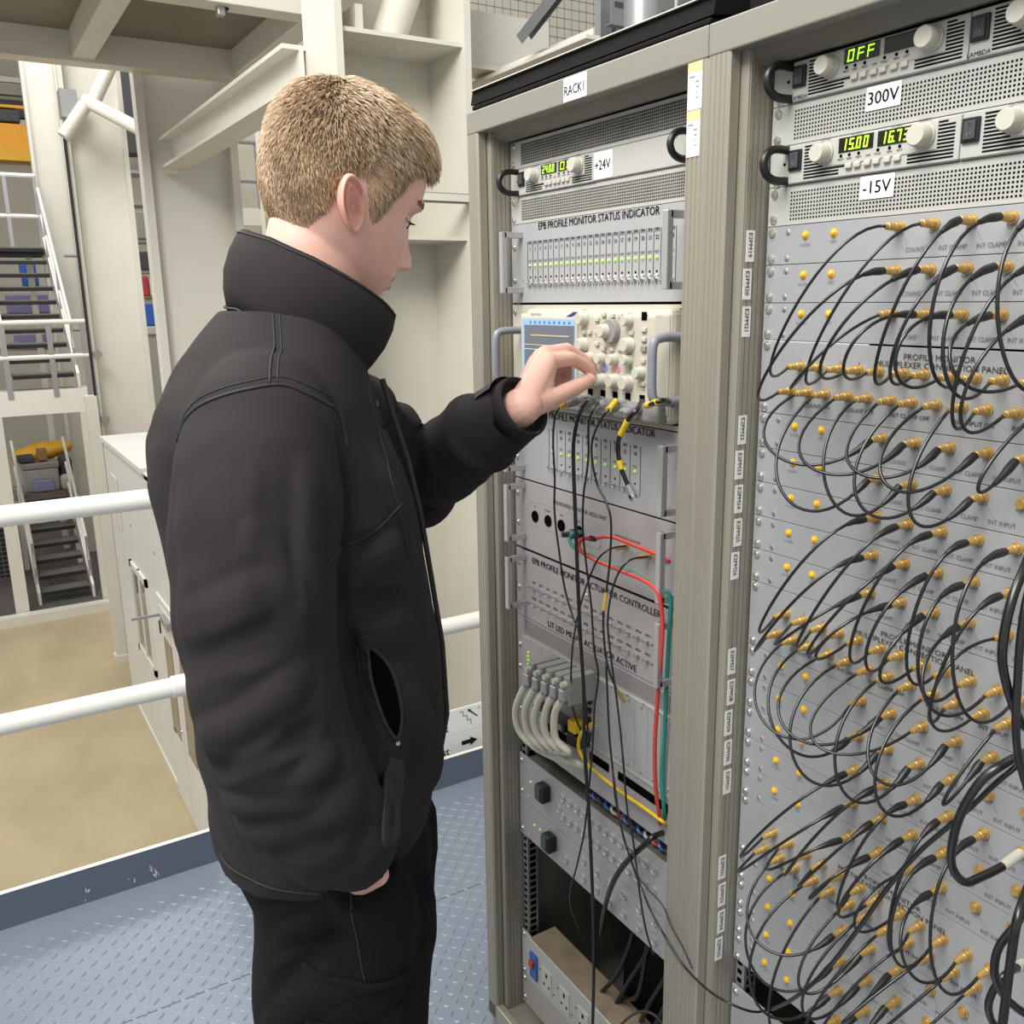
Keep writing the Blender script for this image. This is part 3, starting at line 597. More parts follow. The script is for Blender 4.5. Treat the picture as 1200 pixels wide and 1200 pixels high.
def plate(t, xo, r0, r1_, m, x0=0, x1=.4826, y=0, th=.003, name='front_plate'): return MB().bev(xo + x0, xo + x1, y, y + th, zr(r1_) + .0004, zr(r0) - .0004, .0004).build(name, m, t)
def body(t, xo, r0, r1_, dep=.25, m='rack_dark'): MB().box(xo + .022, xo + .4606, .0035, dep, zr(r1_) + .001, zr(r0) - .001).build('chassis', m, t)
def grille(t, xo, x0, x1, r0, r1_, pitch, hole, m='hole_black', y=-.0003):
    g = MB(); nx = int((x1 - x0) / pitch); nz = int((r1_ - r0) * U / pitch)
    for i in range(nx):
        for j in range(nz):
            x = xo + x0 + i * pitch; z = zr(r1_) + (j + .3) * pitch; g.add([(x, y, z), (x + hole, y, z), (x + hole, y, z + hole), (x, y, z + hole)], [(0, 1, 2, 3)])
    stuff(g.build('vent_holes', m, t))
def vent(xo, row, label, m='panel_light', hm='hole_black', hole=.0026, sign=None):
    t = thing('vent_panel', (xo + .2413, 0, zr(row + 1)), label, 'panel'); plate(t, xo, row, row + 1, m); grille(t, xo, .034, .45, row + .06, row + .9, .0042, hole, hm)
    for f in (.17, .82): inst(t, 'screw', xo + .0095, zr(row + f))
    if sign:
        o = MB().box(xo + .131, xo + .173, -.0014, -.0008, zr(row + .57), zr(row + .04)).build('paper_label', 'label_white', t); MB().text(sign, xo + .152, zr(row + .44), .0125, -.0017, sx=1.).build('lettering', 'ink', o)
    return t
SEG = {'0': 'abcdef', '1': 'bc', '2': 'abged', '3': 'abgcd', '4': 'fgbc', '5': 'afgcd', '6': 'afgedc', '7': 'abc', '8': 'abcdefg', '9': 'abcdfg', 'F': 'aefg', 'O': 'abcdef'}
def seven(mb, s, x0, z0, w, h, y):
    n = len(s.replace('.', '')); p = w / n; i = 0; tk = .0016; sk = .12
    for ch in s:
        if ch == '.': mb.box(x0 + i * p - .0016, x0 + i * p - .0002, y - .0003, y, z0, z0 + .0014); continue
        a = x0 + i * p + p * .12; b = a + p * .62; c = z0; d = z0 + h; e = (c + d) / 2
        R_ = {'a': (a, b, d - tk, d), 'd': (a, b, c, c + tk), 'g': (a, b, e - tk / 2, e + tk / 2), 'f': (a, a + tk, e, d), 'e': (a, a + tk, c, e), 'b': (b - tk, b, e, d), 'c': (b - tk, b, c, e)}
        for g in SEG[ch]:
            u0, u1, v0, v1 = R_[g]; mb.add([(u + (v - z0) * sk, y - .0003, v) for u, v in ((u0, v0), (u1, v0), (u1, v1), (u0, v1))], [(0, 1, 2, 3)])
        i += 1
def knob(t, x, z, r, m='ivory', L=.016, y=0, name='knob'):
    k = MB().lathe((x, y, z), (0, -1, 0), [(0, r * 1.02), (.002, r * 1.02), (.003, r * .94), (L * .9, r * .88), (L, r * .78)], 20).build(name, m, t, smooth=True); return k
def psu_half(t, xo, row, x, d1, d2, logo=None):
    zz = lambda f: zr(row + f); X = xo + x
    MB().bev(X + .0005, X + .2135, -.004, 0, zz(.97), zz(.03), .001).build('bezel', 'panel_light', t)
    o = MB().bev(X + .002, X + .02, -.007, -.003, zz(.66), zz(.15), .001).build('power_switch', 'black_plastic', t); MB().bev(X + .005, X + .017, -.0088, -.0065, zz(.6), zz(.22), .0008).text('I', X + .011, zz(.35), .004, -.0091).build('rocker', 'far_dark', o); MB().text('O', X + .011, zz(.53), .004, -.0091).build('lettering', 'ivory', o)
    sl = MB()
    for k in range(11):
        f = .1 + k * .076; b = .082 if f < .72 else .072
        sl.bev(X + .0235, X + (.062 if f < .66 else b), -.0046, -.0038, zz(f + .038), zz(f), .0003)
        sl.bev(X + (.186 if f < .66 else .157), X + (.208 if f > .1 else .2), -.0046, -.0038, zz(f + .038), zz(f), .0003)
    stuff(sl.build('vent_slots', 'hole_black', t))
    MB().bev(X + .05, X + .19, -.0049, -.0035, zz(.69), zz(.07), .0006).build('control_panel', 'panel_light', t)
    for a, b, s in ((.0715, .1155, d1), (.121, .164, d2)):
        w_ = MB().box(X + a, X + b, -.0056, -.0045, zz(.42), zz(.08)).build('display', 'window_dark', t); q = MB()
        if s: seven(q, s, X + a + .003, zz(.38), (b - a) - .007, .0115, -.0057); q.build('digits', 'digit_green', w_)
    knob(t, X + .053, zz(.37), .0115, y=-.005); knob(t, X + .1755, zz(.36), .0122, y=-.005)
    for x_ in (.086, .097, .11, .121, .134, .146): MB().bev(X + x_ - .0042, X + x_ + .0042, -.0075, -.004, zz(.81), zz(.68), .0012).build('button', 'ivory', t)
    for x_ in (.075, .086, .098, .122, .136, .148): inst(t, 'toggle_base', X + x_, zz(.49), -.0049)
    l = MB()
    for x_, s in ((.075, 'PROT'), (.086, 'FINE'), (.098, 'PREV'), (.11, 'OVP'), (.122, 'FOLD'), (.136, 'REM'), (.148, 'OUT')): l.text(s, X + x_, zz(.6), .0022, -.0052)
    l.text('VOLTAGE', X + .053, zz(.06), .0022, -.0052).text('CURRENT', X + .175, zz(.04), .0022, -.0052).text('DC VOLTS', X + .094, zz(.055), .002, -.0052).text('DC AMPS', X + .143, zz(.055), .002, -.0052)
    l.build('lettering', 'ink', t)
    if logo: MB().text(logo, X + .011, zz(.94), .0042, -.0044).build('maker_lettering', 'logo_blue', t)
def c_handle(t, x, z0, z1):
    P = [(x, 0, z1), (x, -.022, z1), (x, -.035, z1 - .006), (x, -.04, (z0 + z1) / 2), (x, -.035, z0 + .006), (x, -.022, z0), (x, 0, z0)]
    MB().tube(spline(P, 5), .0048, 10).build('handle', 'black_plastic', t, smooth=True)
def psu(xo, row, label, halves, blank=None):
    t = thing('power_supply', (xo + .2413, 0, zr(row + 1)), label, 'power supply'); plate(t, xo, row, row + 1, 'panel_light'); body(t, xo, row, row + 1)
    c_handle(t, xo + .027, zr(row + .88), zr(row + .12)); c_handle(t, xo + .4556, zr(row + .88), zr(row + .12))
    for x in (.012, .47): inst(t, 'screw', xo + x, zr(row + .9))
    inst(t, 'toggle_base', xo + .022, zr(row + .45))
    for x, d1, d2, lg in halves: psu_half(t, xo, row, x, d1, d2, lg)
    if blank:
        MB().bev(xo + .242, xo + .45, -.003, 0, zr(row + .96), zr(row + .04), .0008).build('blank_plate', 'panel_light', t)
        o = MB().box(xo + .2425, xo + .288, -.0038, -.0031, zr(row + .93), zr(row + .08)).build('paper_label', 'label_white', t); MB().text(blank, xo + .265, zr(row + .64), .0135, -.0042, sx=.9).build('lettering', 'ink', o)
    return t
# ---------------------------------------------------------------- rack 1 units
A = -.59
vent(A, 0, 'dusty vent grille at the very top of the RACK1 rack', 'panel_light', 'mesh_dirty', .0034)
psu(A, 1, 'power supply labelled +24V near the top of the RACK1 rack', [(.031, '2400', '06', None)], '+24V')
vent(A, 2, 'vent grille under the +24V supply in the RACK1 rack', 'panel_light', 'mesh_dirty', .0030)
def status(row, label, cols, x0, dx, lit):
    t = thing('indicator_panel', (A + .2413, 0, zr(row + 3)), label, 'panel'); plate(t, A, row, row + 2.95, 'panel_grey'); body(t, A, row, row + 2.9)
    l = MB().text('EPB PROFILE MONITOR STATUS INDICATOR', A + .239, zr(row + .29), .0115, sx=.3 / .3185 * .98); ln = MB(); sm = MB()
    P = lambda f: zr(row + f)
    for k, n in enumerate(cols):
        x = A + x0 + k * dx
        sm.text('PM', x, P(.8), .0058, sx=.85).text(str(n), x, P(1.02), .0058, sx=.85).text('OUT', x, P(1.44), .0036, sx=.85)
        ln.box(x - dx / 2 - .0004, x - dx / 2 + .0004, -.0006, 0, P(2.4), P(.68))
        if k == len(cols) - 1: ln.box(x + dx / 2 - .0004, x + dx / 2 + .0004, -.0006, 0, P(2.4), P(.68))
        inst(t, 'led' if n not in lit else 'led_off', x, P(1.575)); inst(t, 'toggle_base', x, P(2.0)); inst(t, 'toggle', x, P(2.24))
    l.build('title_lettering', 'ink', t); sm.build('lettering', 'ink', t); stuff(ln.build('printed_lines', 'ink', t))
    u_handle(t, A + .031, P(2.58), P(.3)); u_handle(t, A + .4516, P(2.58), P(.3))
    for x in (.0095, .473):
        for f in (.85, 2.1): inst(t, 'screw', A + x, P(f))
    return t
status(3, 'status indicator panel with numbered columns 1 to 24, above the oscilloscope', range(1, 25), .0595, .01563, (1,))
status(10, 'status indicator panel with columns 25 to 34, below the oscilloscope', range(25, 35), .1255, .0246, (25,))
# ---- oscilloscope tray and oscilloscope
t = thing('scope_tray', (A + .2413, 0, zr(10)), 'beige rack tray with grey bow handles holding the oscilloscope', 'tray')
for x0, x1 in ((0, .058), (.446, .4826)): plate(t, A, 6.02, 9.98, 'beige_plastic', x0, x1)
plate(t, A, 6.02, 6.16, 'beige_plastic', .058, .446); plate(t, A, 9.8, 9.98, 'beige_plastic', .058, .446); MB().box(A + .058, A + .446, .003, .2, zr(9.95), zr(9.9)).build('shelf', 'beige_plastic', t)
for x in (.034, .4486):
    P = [(A + x, 0, zr(7.0)), (A + x, -.04, zr(7.0)), (A + x, -.055, zr(7.18)), (A + x, -.057, zr(7.9)), (A + x, -.055, zr(8.75)), (A + x, -.04, zr(8.95)), (A + x, 0, zr(8.95))]
    MB().tube(spline(P, 6), .0065, 12).build('handle', 'handle_grey', t, smooth=True)
for f in (6.9, 7.5, 8.1, 8.7, 9.4): MB().lathe((A + .468, 0, zr(f)), (0, -1, 0), [(0, .006), (.0006, .006)], 12).build('mounting_hole', 'hole_black', t)
for f in (6.3, 9.7): inst(t, 'screw', A + .0095, zr(f)); inst(t, 'screw', A + .473, zr(f))
sc_ = thing('oscilloscope', (A + .25, 0, zr(9.85)), 'beige digital oscilloscope whose lower left knob the man is turning', 'oscilloscope')
sx0, sx1, sz0, sz1, yf = A + .068, A + .442, zr(9.75), zr(6.15), -.03
MB().bev(sx0, sx1, -.018, .16, sz0, sz1, .008).build('case', 'beige_plastic', sc_)
MB().bev(sx0 + .004, sx1 - .02, yf, -.015, sz0 + .012, sz1 - .008, .004).build('front_bezel', 'beige_plastic', sc_)
MB().bev(sx0 + .004, sx1 - .006, -.034, -.015, sz0 + .002, sz0 + .03, .004).build('lower_lip', 'far_grey', sc_)
MB().prism([(sx1 - .02, yf), (sx1 - .004, -.018), (sx1 - .004, -.01), (sx1 - .02, -.01)], 'z', sz0 + .014, sz1 - .01).build('side_bezel', 'beige_plastic', sc_)
px = lambda f: A + f
MB().bev(px(.081), px(.241), yf - .003, yf + .002, zr(9.1), zr(6.44), .001).build('screen_frame', 'ivory', sc_)
s = MB().box(px(.085), px(.2365), yf - .0036, yf - .003, zr(9.0), zr(6.52)).build('screen', 'screen_blue', sc_)
MB().box(px(.0915), px(.2345), yf - .0042, yf - .0036, zr(8.9), zr(6.74)).build('graticule', 'screen_grey', s)
MB().box(px(.112), px(.222), yf - .0048, yf - .0042, zr(7.125), zr(7.09)).build('trace', 'trace_tan', s)
MB().box(px(.092), px(.234), yf - .0048, yf - .0042, zr(7.47), zr(7.445)).build('trace', 'trace_tan', s); MB().box(px(.092), px(.234), yf - .0048, yf - .0042, zr(7.64), zr(7.615)).build('trace', 'trace_blue', s)
gm = MB()
for k in range(9): gm.box(px(.108 + k * .014), px(.112 + k * .014), yf - .0042, yf - .0036, zr(6.68), zr(6.6))
stuff(gm.build('screen_text', 'screen_grey', s))
MB().add([(px(.207), yf - .0006, zr(6.44)), (px(.222), yf - .0006, zr(6.44)), (px(.243), yf - .0006, zr(6.12 + .14)), (px(.228), yf - .0006, zr(6.12 + .14))], [(0, 1, 2, 3)]).build('maker_badge', 'logo_blue', sc_)
MB().text('TEKTRONIX', px(.105), zr(6.4), .004, yf - .0005, ax='l').build('maker_lettering', 'ink_faint', sc_)
MB().lathe((px(.327), yf, zr(6.87)), (0, -1, 0), [(0, .0185), (.006, .018), (.009, .0165)], 24).build('jog_ring', 'far_grey', sc_, smooth=True); knob(sc_, px(.3205), zr(6.86), .0105, 'ivory', .012, yf - .008)
for x, r_, q in ((.258, 6.48, .0105), (.257, 7.36, .011), (.367, 6.52, .0085), (.368, 7.29, .0112), (.395, 8.14, .009), (.274, 7.78, .0085), (.305, 7.78, .0085), (.334, 7.78, .0085), (.367, 7.76, .0085), (.275, 8.46, .0105), (.304, 8.5, .0105), (.335, 8.48, .0112), (.366, 8.5, .0118)): knob(sc_, px(x), zr(r_), q, 'ivory', .014, yf)
for x, r_ in ((.307, 6.34), (.328, 6.37), (.347, 6.37), (.307, 7.45), (.327, 7.45), (.347, 7.42), (.4, 6.79), (.4, 7.09), (.399, 7.76), (.399, 8.48), (.258, 6.93), (.272, 6.93), (.372, 6.9), (.291, 6.5), (.291, 6.9), (.291, 7.3)): MB().bev(px(x) - .005, px(x) + .005, yf - .004, yf, zr(r_) - .003, zr(r_) + .003, .001).build('button', 'ivory', sc_)
MB().bev(px(.4) - .0055, px(.4) + .0055, yf - .004, yf, zr(7.38) - .004, zr(7.38) + .004, .001).build('run_button', 'far_grey', sc_)
MB().box(px(.393), px(.404), yf - .001, yf, zr(6.5), zr(6.24)).build('usb_port', 'hole_black', sc_)
for x, m2 in ((.280, 'sym_red'), (.311, 'sym_blue'), (.341, 'sym_pink'), (.373, 'sym_green')): MB().lathe((px(x), yf, zr(8.08)), (0, -1, 0), [(0, .0055), (.001, .0055), (.001, .003), (0.0002, .003)], 14).build('channel_ring', m2, sc_)
for k, x in enumerate((.273, .305, .335, .365, .397)):
    MB().box(px(x) - .0055, px(x) + .0055, yf - .001, yf, zr(9.12), zr(8.84)).build('channel_slot', 'hole_black', sc_)
    MB().lathe((px(x), yf, zr(9.25)), (0, -1, 0), [(0, .0095), (.003, .0095), (.004, .0068), (.016, .0068)], 14).build('bnc_socket', 'galv', sc_, smooth=True)
l = MB()
for x, r_, s in ((.258, 6.22, 'POSITION'), (.31, 7.62, 'MENU'), (.367, 6.3, 'LEVEL'), (.305, 8.25, 'SCALE'), (.258, 7.1, 'SCALE'), (.4, 8.72, 'EXT')): l.text(s, px(x), zr(r_), .0024, yf - .0004)
l.build('lettering', 'ink_faint', sc_)
# ---- acquisition unit
t = thing('acquisition_unit', (A + .2413, 0, zr(16)), 'grey acquisition unit with round black sockets and red and green leads', 'panel'); plate(t, A, 13, 15.9, 'panel_pink'); body(t, A, 13, 15.9)
u_handle(t, A + .031, zr(15.48), zr(13.1)); u_handle(t, A + .4516, zr(15.48), zr(13.1))
for f in (13.6, 14.85): inst(t, 'screw', A + .0095, zr(f)); inst(t, 'screw', A + .473, zr(f))
l = MB().text('EPB PROFILE MONITOR ADQ UNIT', A + .125, zr(13.62), .0068, ax='l')
for x, s in ((.067, 'IN'), (.109, 'DC DET'), (.15, 'TRIG'), (.203, 'OUT')): l.text(s, A + x, zr(14.02), .0036)
l.text('EPB TRIGGER MONITOR', A + .30, zr(14.08), .004, ax='l'); l.build('lettering', 'ink_faint', t)
for x in (.067, .109, .15, .203): MB().lathe((A + x, 0, zr(14.39)), (0, -1, 0), [(0, .0105), (.002, .0102), (.002, .008), (.0005, .008)], 20).build('round_socket', 'hole_black', t)
bx = [(.055, 13.8), (.255, 13.8), (.262, 13.95), (.262, 14.65), (.255, 14.8), (.055, 14.8), (.048, 14.65), (.048, 13.95)]; m = MB()
for a, b in zip(bx, bx[1:] + bx[:1]): m.cyl((A + a[0], 0, zr(a[1])), (A + b[0], 0, zr(b[1])), .0005, 5)
stuff(m.build('printed_outline', 'ink_faint', t))
for x, r_ in ((.328, 14.31), (.384, 14.35)): inst(t, 'socket', A + x, zr(r_))
# ---- actuator controller
t = thing('actuator_controller', (A + .2413, 0, zr(19)), 'actuator controller panel with two rows of small toggle switches', 'panel'); plate(t, A, 16, 18.95, 'panel_pink'); body(t, A, 16, 18.95)
MB().text('EPB PROFILE MONITOR ACTUATOR CONTROLLER', A + .235, zr(16.42), .0112, sx=.97).text('LIT LED MEANS ACTUATOR ACTIVE', A + .2325, zr(18.83), .0112, sx=.97).build('title_lettering', 'ink', t)
l = MB()
for k in range(16):
    x = A + .0605 + k * .0232; inst(t, 'toggle', x, zr(17.48)); inst(t, 'toggle', x, zr(18.18)); l.text(f'PM{k + 1}', x, zr(17.3), .0046, sx=.9).text(f'PM{k + 18}', x, zr(18.0), .0046, sx=.9)
l.text('SUPPLY', A + .226, zr(17.0), .0036).build('lettering', 'ink', t); inst(t, 'led_off', A + .226, zr(16.75), label='pale supply lamp')
u_handle(t, A + .031, zr(18.4), zr(16.15)); u_handle(t, A + .4516, zr(18.4), zr(16.15))
for f in (16.6, 17.7, 18.6): inst(t, 'screw', A + .0095, zr(f)); inst(t, 'screw', A + .473, zr(f))
# ---- card crate
t = thing('card_crate', (A + .2413, 0, zr(24.75)), 'card crate with grey module fronts, a vent strip and thick ivory cables plugged in', 'crate')
plate(t, A, 18.97, 19.8, 'panel_pink'); grille(t, A, .027, .455, 19.03, 19.7, .0036, .0019, 'mesh_dark'); body(t, A, 19, 24.7, .28)
MB().box(A + .022, A + .4606, -.003, .003, zr(19.88), zr(19.8)).build('card_guide', 'panel_light', t); MB().box(A + .022, A + .4606, -.003, .003, zr(22.82), zr(22.7)).build('card_guide', 'panel_light', t)
plate(t, A, 19.8, 24.75, 'panel_pink', 0, .0215)
xs = [.022, .088, .209, .2135, .229, .2615, .294, .326, .358, .39, .422, .4606]
for k, (a, b) in enumerate(zip(xs[:-1], xs[1:])):
    if k == 3: MB().box(A + a, A + b, .001, .003, zr(22.68), zr(19.9)).build('open_slot', 'hole_black', t); continue
    MB().bev(A + a + .0004, A + b - .0004, -.002, .003, zr(22.68), zr(19.9), .0005).build('module_front', 'panel_pink' if k < 3 else 'panel_grey', t)
    if k > 3:
        for f in (20.02, 22.55): inst(t, 'small_screw', A + (a + b) / 2, zr(f), -.002)
for f in (20.45, 20.62, 20.79, 20.97): inst(t, 'led', A + .042, zr(f), -.002)
for k in range(5): MB().bev(A + .234, A + .242, -.008, -.001, zr(20.7 + k * .38), zr(20.5 + k * .38), .001).build('card_connector', 'black_plastic', t)
MB().lathe((A + .247, -.002, zr(22.0)), (0, -1, 0), [(0, .006), (.012, .006)], 12).build('round_connector', 'galv', t)
l = MB()
for x, s in ((.055, 'A1'), (.12, 'A2'), (.16, 'A3'), (.30, 'A4'), (.34, 'A5'), (.38, 'A6'), (.42, 'A7')): l.text(s, A + x, zr(19.87), .003, -.0034)
l.build('lettering', 'ink', t)
m = plate(t, A, 22.85, 24.75, 'panel_pink', .0215, .4606)
for a, b in ((.1, .17), (.235, .29), (.315, .44)): MB().bev(A + a, A + b, -.001, .002, zr(23.5), zr(23.15), .0006).build('tray_slot', 'hole_black', t)
MB().bev(A + .095, A + .2, -.03, 0, zr(22.55), zr(22.2), .002).build('terminal_block', 'black_plastic', t)
for k in range(5): MB().bev(A + .102 + k * .02, A + .114 + k * .02, -.033, -.028, zr(22.48), zr(22.28), .001).build('terminal_clamp', 'galv', t)
MB().bev(A + .205, A + .24, -.03, 0, zr(22.9), zr(22.35), .003).build('network_module', 'black_plastic', t)
for f in (20.3, 21.3, 23.3, 24.5): inst(t, 'screw', A + .0095, zr(f))
# ---- fused distribution panel
t = thing('fuse_panel', (A + .2413, 0, zr(29.5)), 'lower grey panel with two black breakers, green lamps and rows of fuse holders', 'panel')
plate(t, A, 25.5, 27.78, 'panel_pink'); plate(t, A, 27.8, 29.5, 'panel_pink'); body(t, A, 25.6, 27.7, .12)
for k in range(13):
    for f in (26.12, 26.97): inst(t, 'dome', A + .151 + k * .0217, zr(f))
for x in (.217, .257, .296, .335, .376, .415):
    for f in (28.23, 29.04): inst(t, 'dome', A + x, zr(f))
    if x > .2: MB().box(A + x - .007, A + x + .007, -.0006, 0, zr(28.6), zr(28.5)).build('fuse_label', 'panel_light', t)
for x, f in ((.042, 26.55), (.062, 26.55), (.054, 28.55), (.074, 28.53), (.093, 28.5)): inst(t, 'led', A + x, zr(f))
for x, f in ((.085, 26.0), (.105, 28.15)):
    o = MB().bev(A + x, A + x + .026, -.02, 0, zr(f + .78), zr(f), .003).build('breaker', 'black_plastic', t); MB().bev(A + x + .002, A + x + .02, -.0225, -.019, zr(f + .68), zr(f + .08), .002).build('breaker_window', 'breaker_green', o)
    inst(t, 'dome', A + x + .055, zr(f + .75))
for f in (25.8, 27.3, 29.2): inst(t, 'screw', A + .0095, zr(f)); inst(t, 'small_screw', A + .03, zr(f + .1))
# bundle of blue and red wires in the gap above it
for k in range(14):
    x = A + .2 + k * .018; P = [(x, .03, zr(25.1)), (x + .01, .012, zr(25.25)), (x + .02, .02, zr(25.42)), (x + .03, .05, zr(25.5))]
    m2 = ('cable_red', 'blue_switch', 'far_dark', 'blue_switch', 'ivory')[k % 5]
    tag(MB().tube(spline(P, 4), .003, 6).build('hookup_wire', m2, smooth=True), f'{ORD[k]} from left of the short hookup wires in the dark gap, {dict(cable_red="red", blue_switch="blue", far_dark="black", ivory="white")[m2]}', 'wire', 'hookup wires in the gap under the crate')
# ---- mains strip and blank
t = thing('mains_strip', (A + .2413, 0, zr(37)), 'grey mains socket strip with blue and red isolator at the rack foot', 'socket strip')
MB().bev(A + .033, A + .45, -.004, .06, zr(36.85), zr(34.6), .002).build('strip_body', 'panel_light', t); plate(t, A, 34.6, 36.9, 'panel_light', 0, .034)
MB().box(A + .035, A + .45, -.002, .059, zr(34.6), zr(34.57)).build('dusty_top', 'dust_tan', t)
o = MB().bev(A + .041, A + .066, -.009, -.003, zr(36.45), zr(35.15), .001).build('isolator_switch', 'blue_switch', t); MB().bev(A + .046, A + .06, -.016, -.008, zr(35.8), zr(35.45), .002).build('isolator_toggle', 'red_switch', o)
for k in range(6):
    x = A + .1 + k * .062
    o = MB().bev(x - .017, x + .017, -.006, -.003, zr(36.5), zr(35.3), .0015).build('socket_outlet', 'ivory', t); MB().box(x - .0025, x + .0025, -.0066, -.0059, zr(35.7), zr(35.5)).box(x - .011, x - .006, -.0066, -.0059, zr(36.15), zr(36.05)).box(x + .006, x + .011, -.0066, -.0059, zr(36.15), zr(36.05)).build('pin_slots', 'hole_black', o)
    for dx, f in ((-.024, 35.6), (.024, 36.2)): inst(t, 'toggle_base', x + dx, zr(f), -.0042)
for f in (34.75, 36.7): inst(t, 'screw', A + .0095, zr(f))
t = thing('blank_panel', (A + .2413, 0, zr(38.6)), 'plain pinkish blank panel under the mains socket strip', 'panel'); plate(t, A, 36.95, 38.55, 'panel_pink'); inst(t, 'screw', A + .0095, zr(37.15)); inst(t, 'screw', A + .0095, zr(38.2))
t = thing('black_power_unit', (A + .33, .25, .13), 'black bulky unit in the shadowed bottom bay of the first rack', 'unit')
MB().bev(A + .2, A + .45, .1, .45, zr(38.4), zr(30.6), .02).build('casing', 'black_plastic', t)
MB().bev(A + .22, A + .43, .094, .1, zr(36), zr(32), .004).build('front_grille', 'lid_black', t)
for k in range(6):
    x = A + .24 + .03 * k; q = .02 * math.sin(k * 2.3)
    tag(MB().tube(spline([(x - .08 + q, .04, zr(38.2)), (x - .03, .03 + .008 * k, zr(35.5 + q * 40)), (x + .03, .04, zr(33.2)), (x + .05 + q, .06, zr(31)), (x + .03, .08, zr(29.8))], 6), .0045, 8).build('black_power_cable', 'cable_black', smooth='full'), f'{ORD[k]} from left of the thick black cables tangled in the bottom bay', 'cable', 'black cables in the bottom bay')
# ---------------------------------------------------------------- rack 2 units
psu(0, 0, 'twin power supply reading OFF at the top of the right rack', [(.031, 'OFF', None, 'LAMBDA'), (.245, '0000', None, 'LAMBDA')])
vent(0, 1, 'vent grille labelled 300V in the right rack', hole=.0022, sign='300V')
psu(0, 2, 'twin power supply reading 15.00 and 16.73 in the right rack', [(.031, '15.00', '16.73', None), (.245, '1500', '1200', None)])
vent(0, 3, 'vent grille labelled -15V in the right rack', hole=.0022, sign='-15V')
SX = [.183 + .04 * k for k in range(7)]; RF = .27
def receiver(row, label):
    t = thing('receiver_panel', (.2413, 0, zr(row + 1)), label, 'panel', 'receiver panels of the right rack'); plate(t, 0, row, row + 1, 'recv_grey')
    for x in (.059, .099): inst(t, 'led_y', x, zr(row + .28))
    for x in SX: inst(t, 'socket', x, zr(row + RF))
    for f in (.17, .84): inst(t, 'screw', .0085, zr(row + f)); inst(t, 'small_screw', .0325, zr(row + f))
    l = MB().text('+/-15V', .059, zr(row + .56), .0036).text('+5V', .099, zr(row + .53), .0036)
    for k, x in enumerate(SX): l.text('ON' if k in (0, 3, 5) else 'OFF', x, zr(row + .47), .0044)
    for x, s in ((.203, 'COUNT'), (.245, 'INT CLAMP'), (.285, 'INT CLAMP'), (.325, 'INT INPUT'), (.365, 'INT INPUT')): l.text(s, x, zr(row + .85), .0046, sx=.9)
    for x in SX[:5]: l.add([(x + .006, -.0007, zr(row + .5)), (x + .0066, -.0007, zr(row + .5)), (x + .0126, -.0007, zr(row + .7)), (x + .012, -.0007, zr(row + .7))], [(0, 1, 2, 3)])
    l.build('lettering', 'ink_faint', t); return t
recv_rows = [4, 5, 6, 9, 10, 11, 12, 13, 16, 17, 18, 19, 20, 23, 24, 25, 26]
rl = lambda n: f'grey receiver panel beside the sticker E2PM{n} with gold sockets in a row'
p0 = receiver(4, rl(19))
for k, row in enumerate(recv_rows[1:]): dup(p0, (0, 0, -(row - 4) * U), rl(20 + k))
MA = [.063, .0905, .120, .145, .172, .2025, .227, .2585, .283, .311, .340, .366]; MBx = [.0505, .077, .1025, .1335, .160, .1895, .215, .2435, .272, .298, .328, .354]
for row, lab in ((7, 'uppermost patch panel with two rows of gold sockets, white gap above it'), (14, 'middle patch panel with two rows of gold sockets in the right rack'), (21, 'lowest patch panel with two rows of gold sockets in the right rack')):
    t = thing('patch_panel', (.2413, 0, zr(row + 2)), lab, 'panel'); plate(t, 0, row + (.03 if row == 7 else 0), row + 2, 'recv_grey')
    for x in MA: inst(t, 'socket', x, zr(row + .65))
    for x in MBx: inst(t, 'socket', x, zr(row + 1.33))
    for f in (.15, 1.85): inst(t, 'screw', .0085, zr(row + f))
    l = MB().text('PROFILE MONITOR', .241, zr(row + .33), .0062, sx=1.05).text('MULTIPLEXER CONNECTION PANEL', .241, zr(row + .52), .0062)
    for x, s in ((.0905, 'COUNT ON'), (.15, 'COUNT OFF'), (.213, 'INT CLAMP OFF'), (.285, 'INT INPUT ON'), (.34, 'INT INPUT')): l.text(s, x, zr(row + 1.72), .0046)
    for k, x in enumerate(MA): l.text(str(k % 5 + 1), x, zr(row + .52), .003)
    l.build('lettering', 'ink_faint', t)
MB().box(.001, .155, .001, .003, zr(7.03), zr(7.0)).build('white_gap', 'label_white', r2)
t = thing('blank_panel', (.2413, 0, zr(32)), 'plain grey blank panel below the wire gap at the foot of the right rack', 'panel'); plate(t, 0, 28, 32, 'recv_grey'); inst(t, 'screw', .0085, zr(28.2)); inst(t, 'screw', .0085, zr(31.8))
t = thing('blank_panel', (.2413, 0, zr(38.5)), 'plain grey blank panel at the very foot of the right rack', 'panel'); plate(t, 0, 32, 38.5, 'recv_grey')
for k in range(9):
    x = .03 + k * .03; m2 = ('cable_red', 'far_dark', 'cable_red', 'far_dark', 'ivory')[k % 5]
    tag(MB().tube(spline([(x, .06, zr(27.1)), (x + .01, .035, zr(27.5)), (x + .02, .05, zr(27.95))], 5), .0035, 6).build('hookup_wire', m2, smooth=True), f'{ORD[k]} from left of the hookup wires in the slot under the E2PM35 panel', 'wire', 'hookup wires in the slot of the right rack')
MB().box(.02, .46, .1, .12, zr(28), zr(27)).build('dark_backing', 'hole_black', r2)
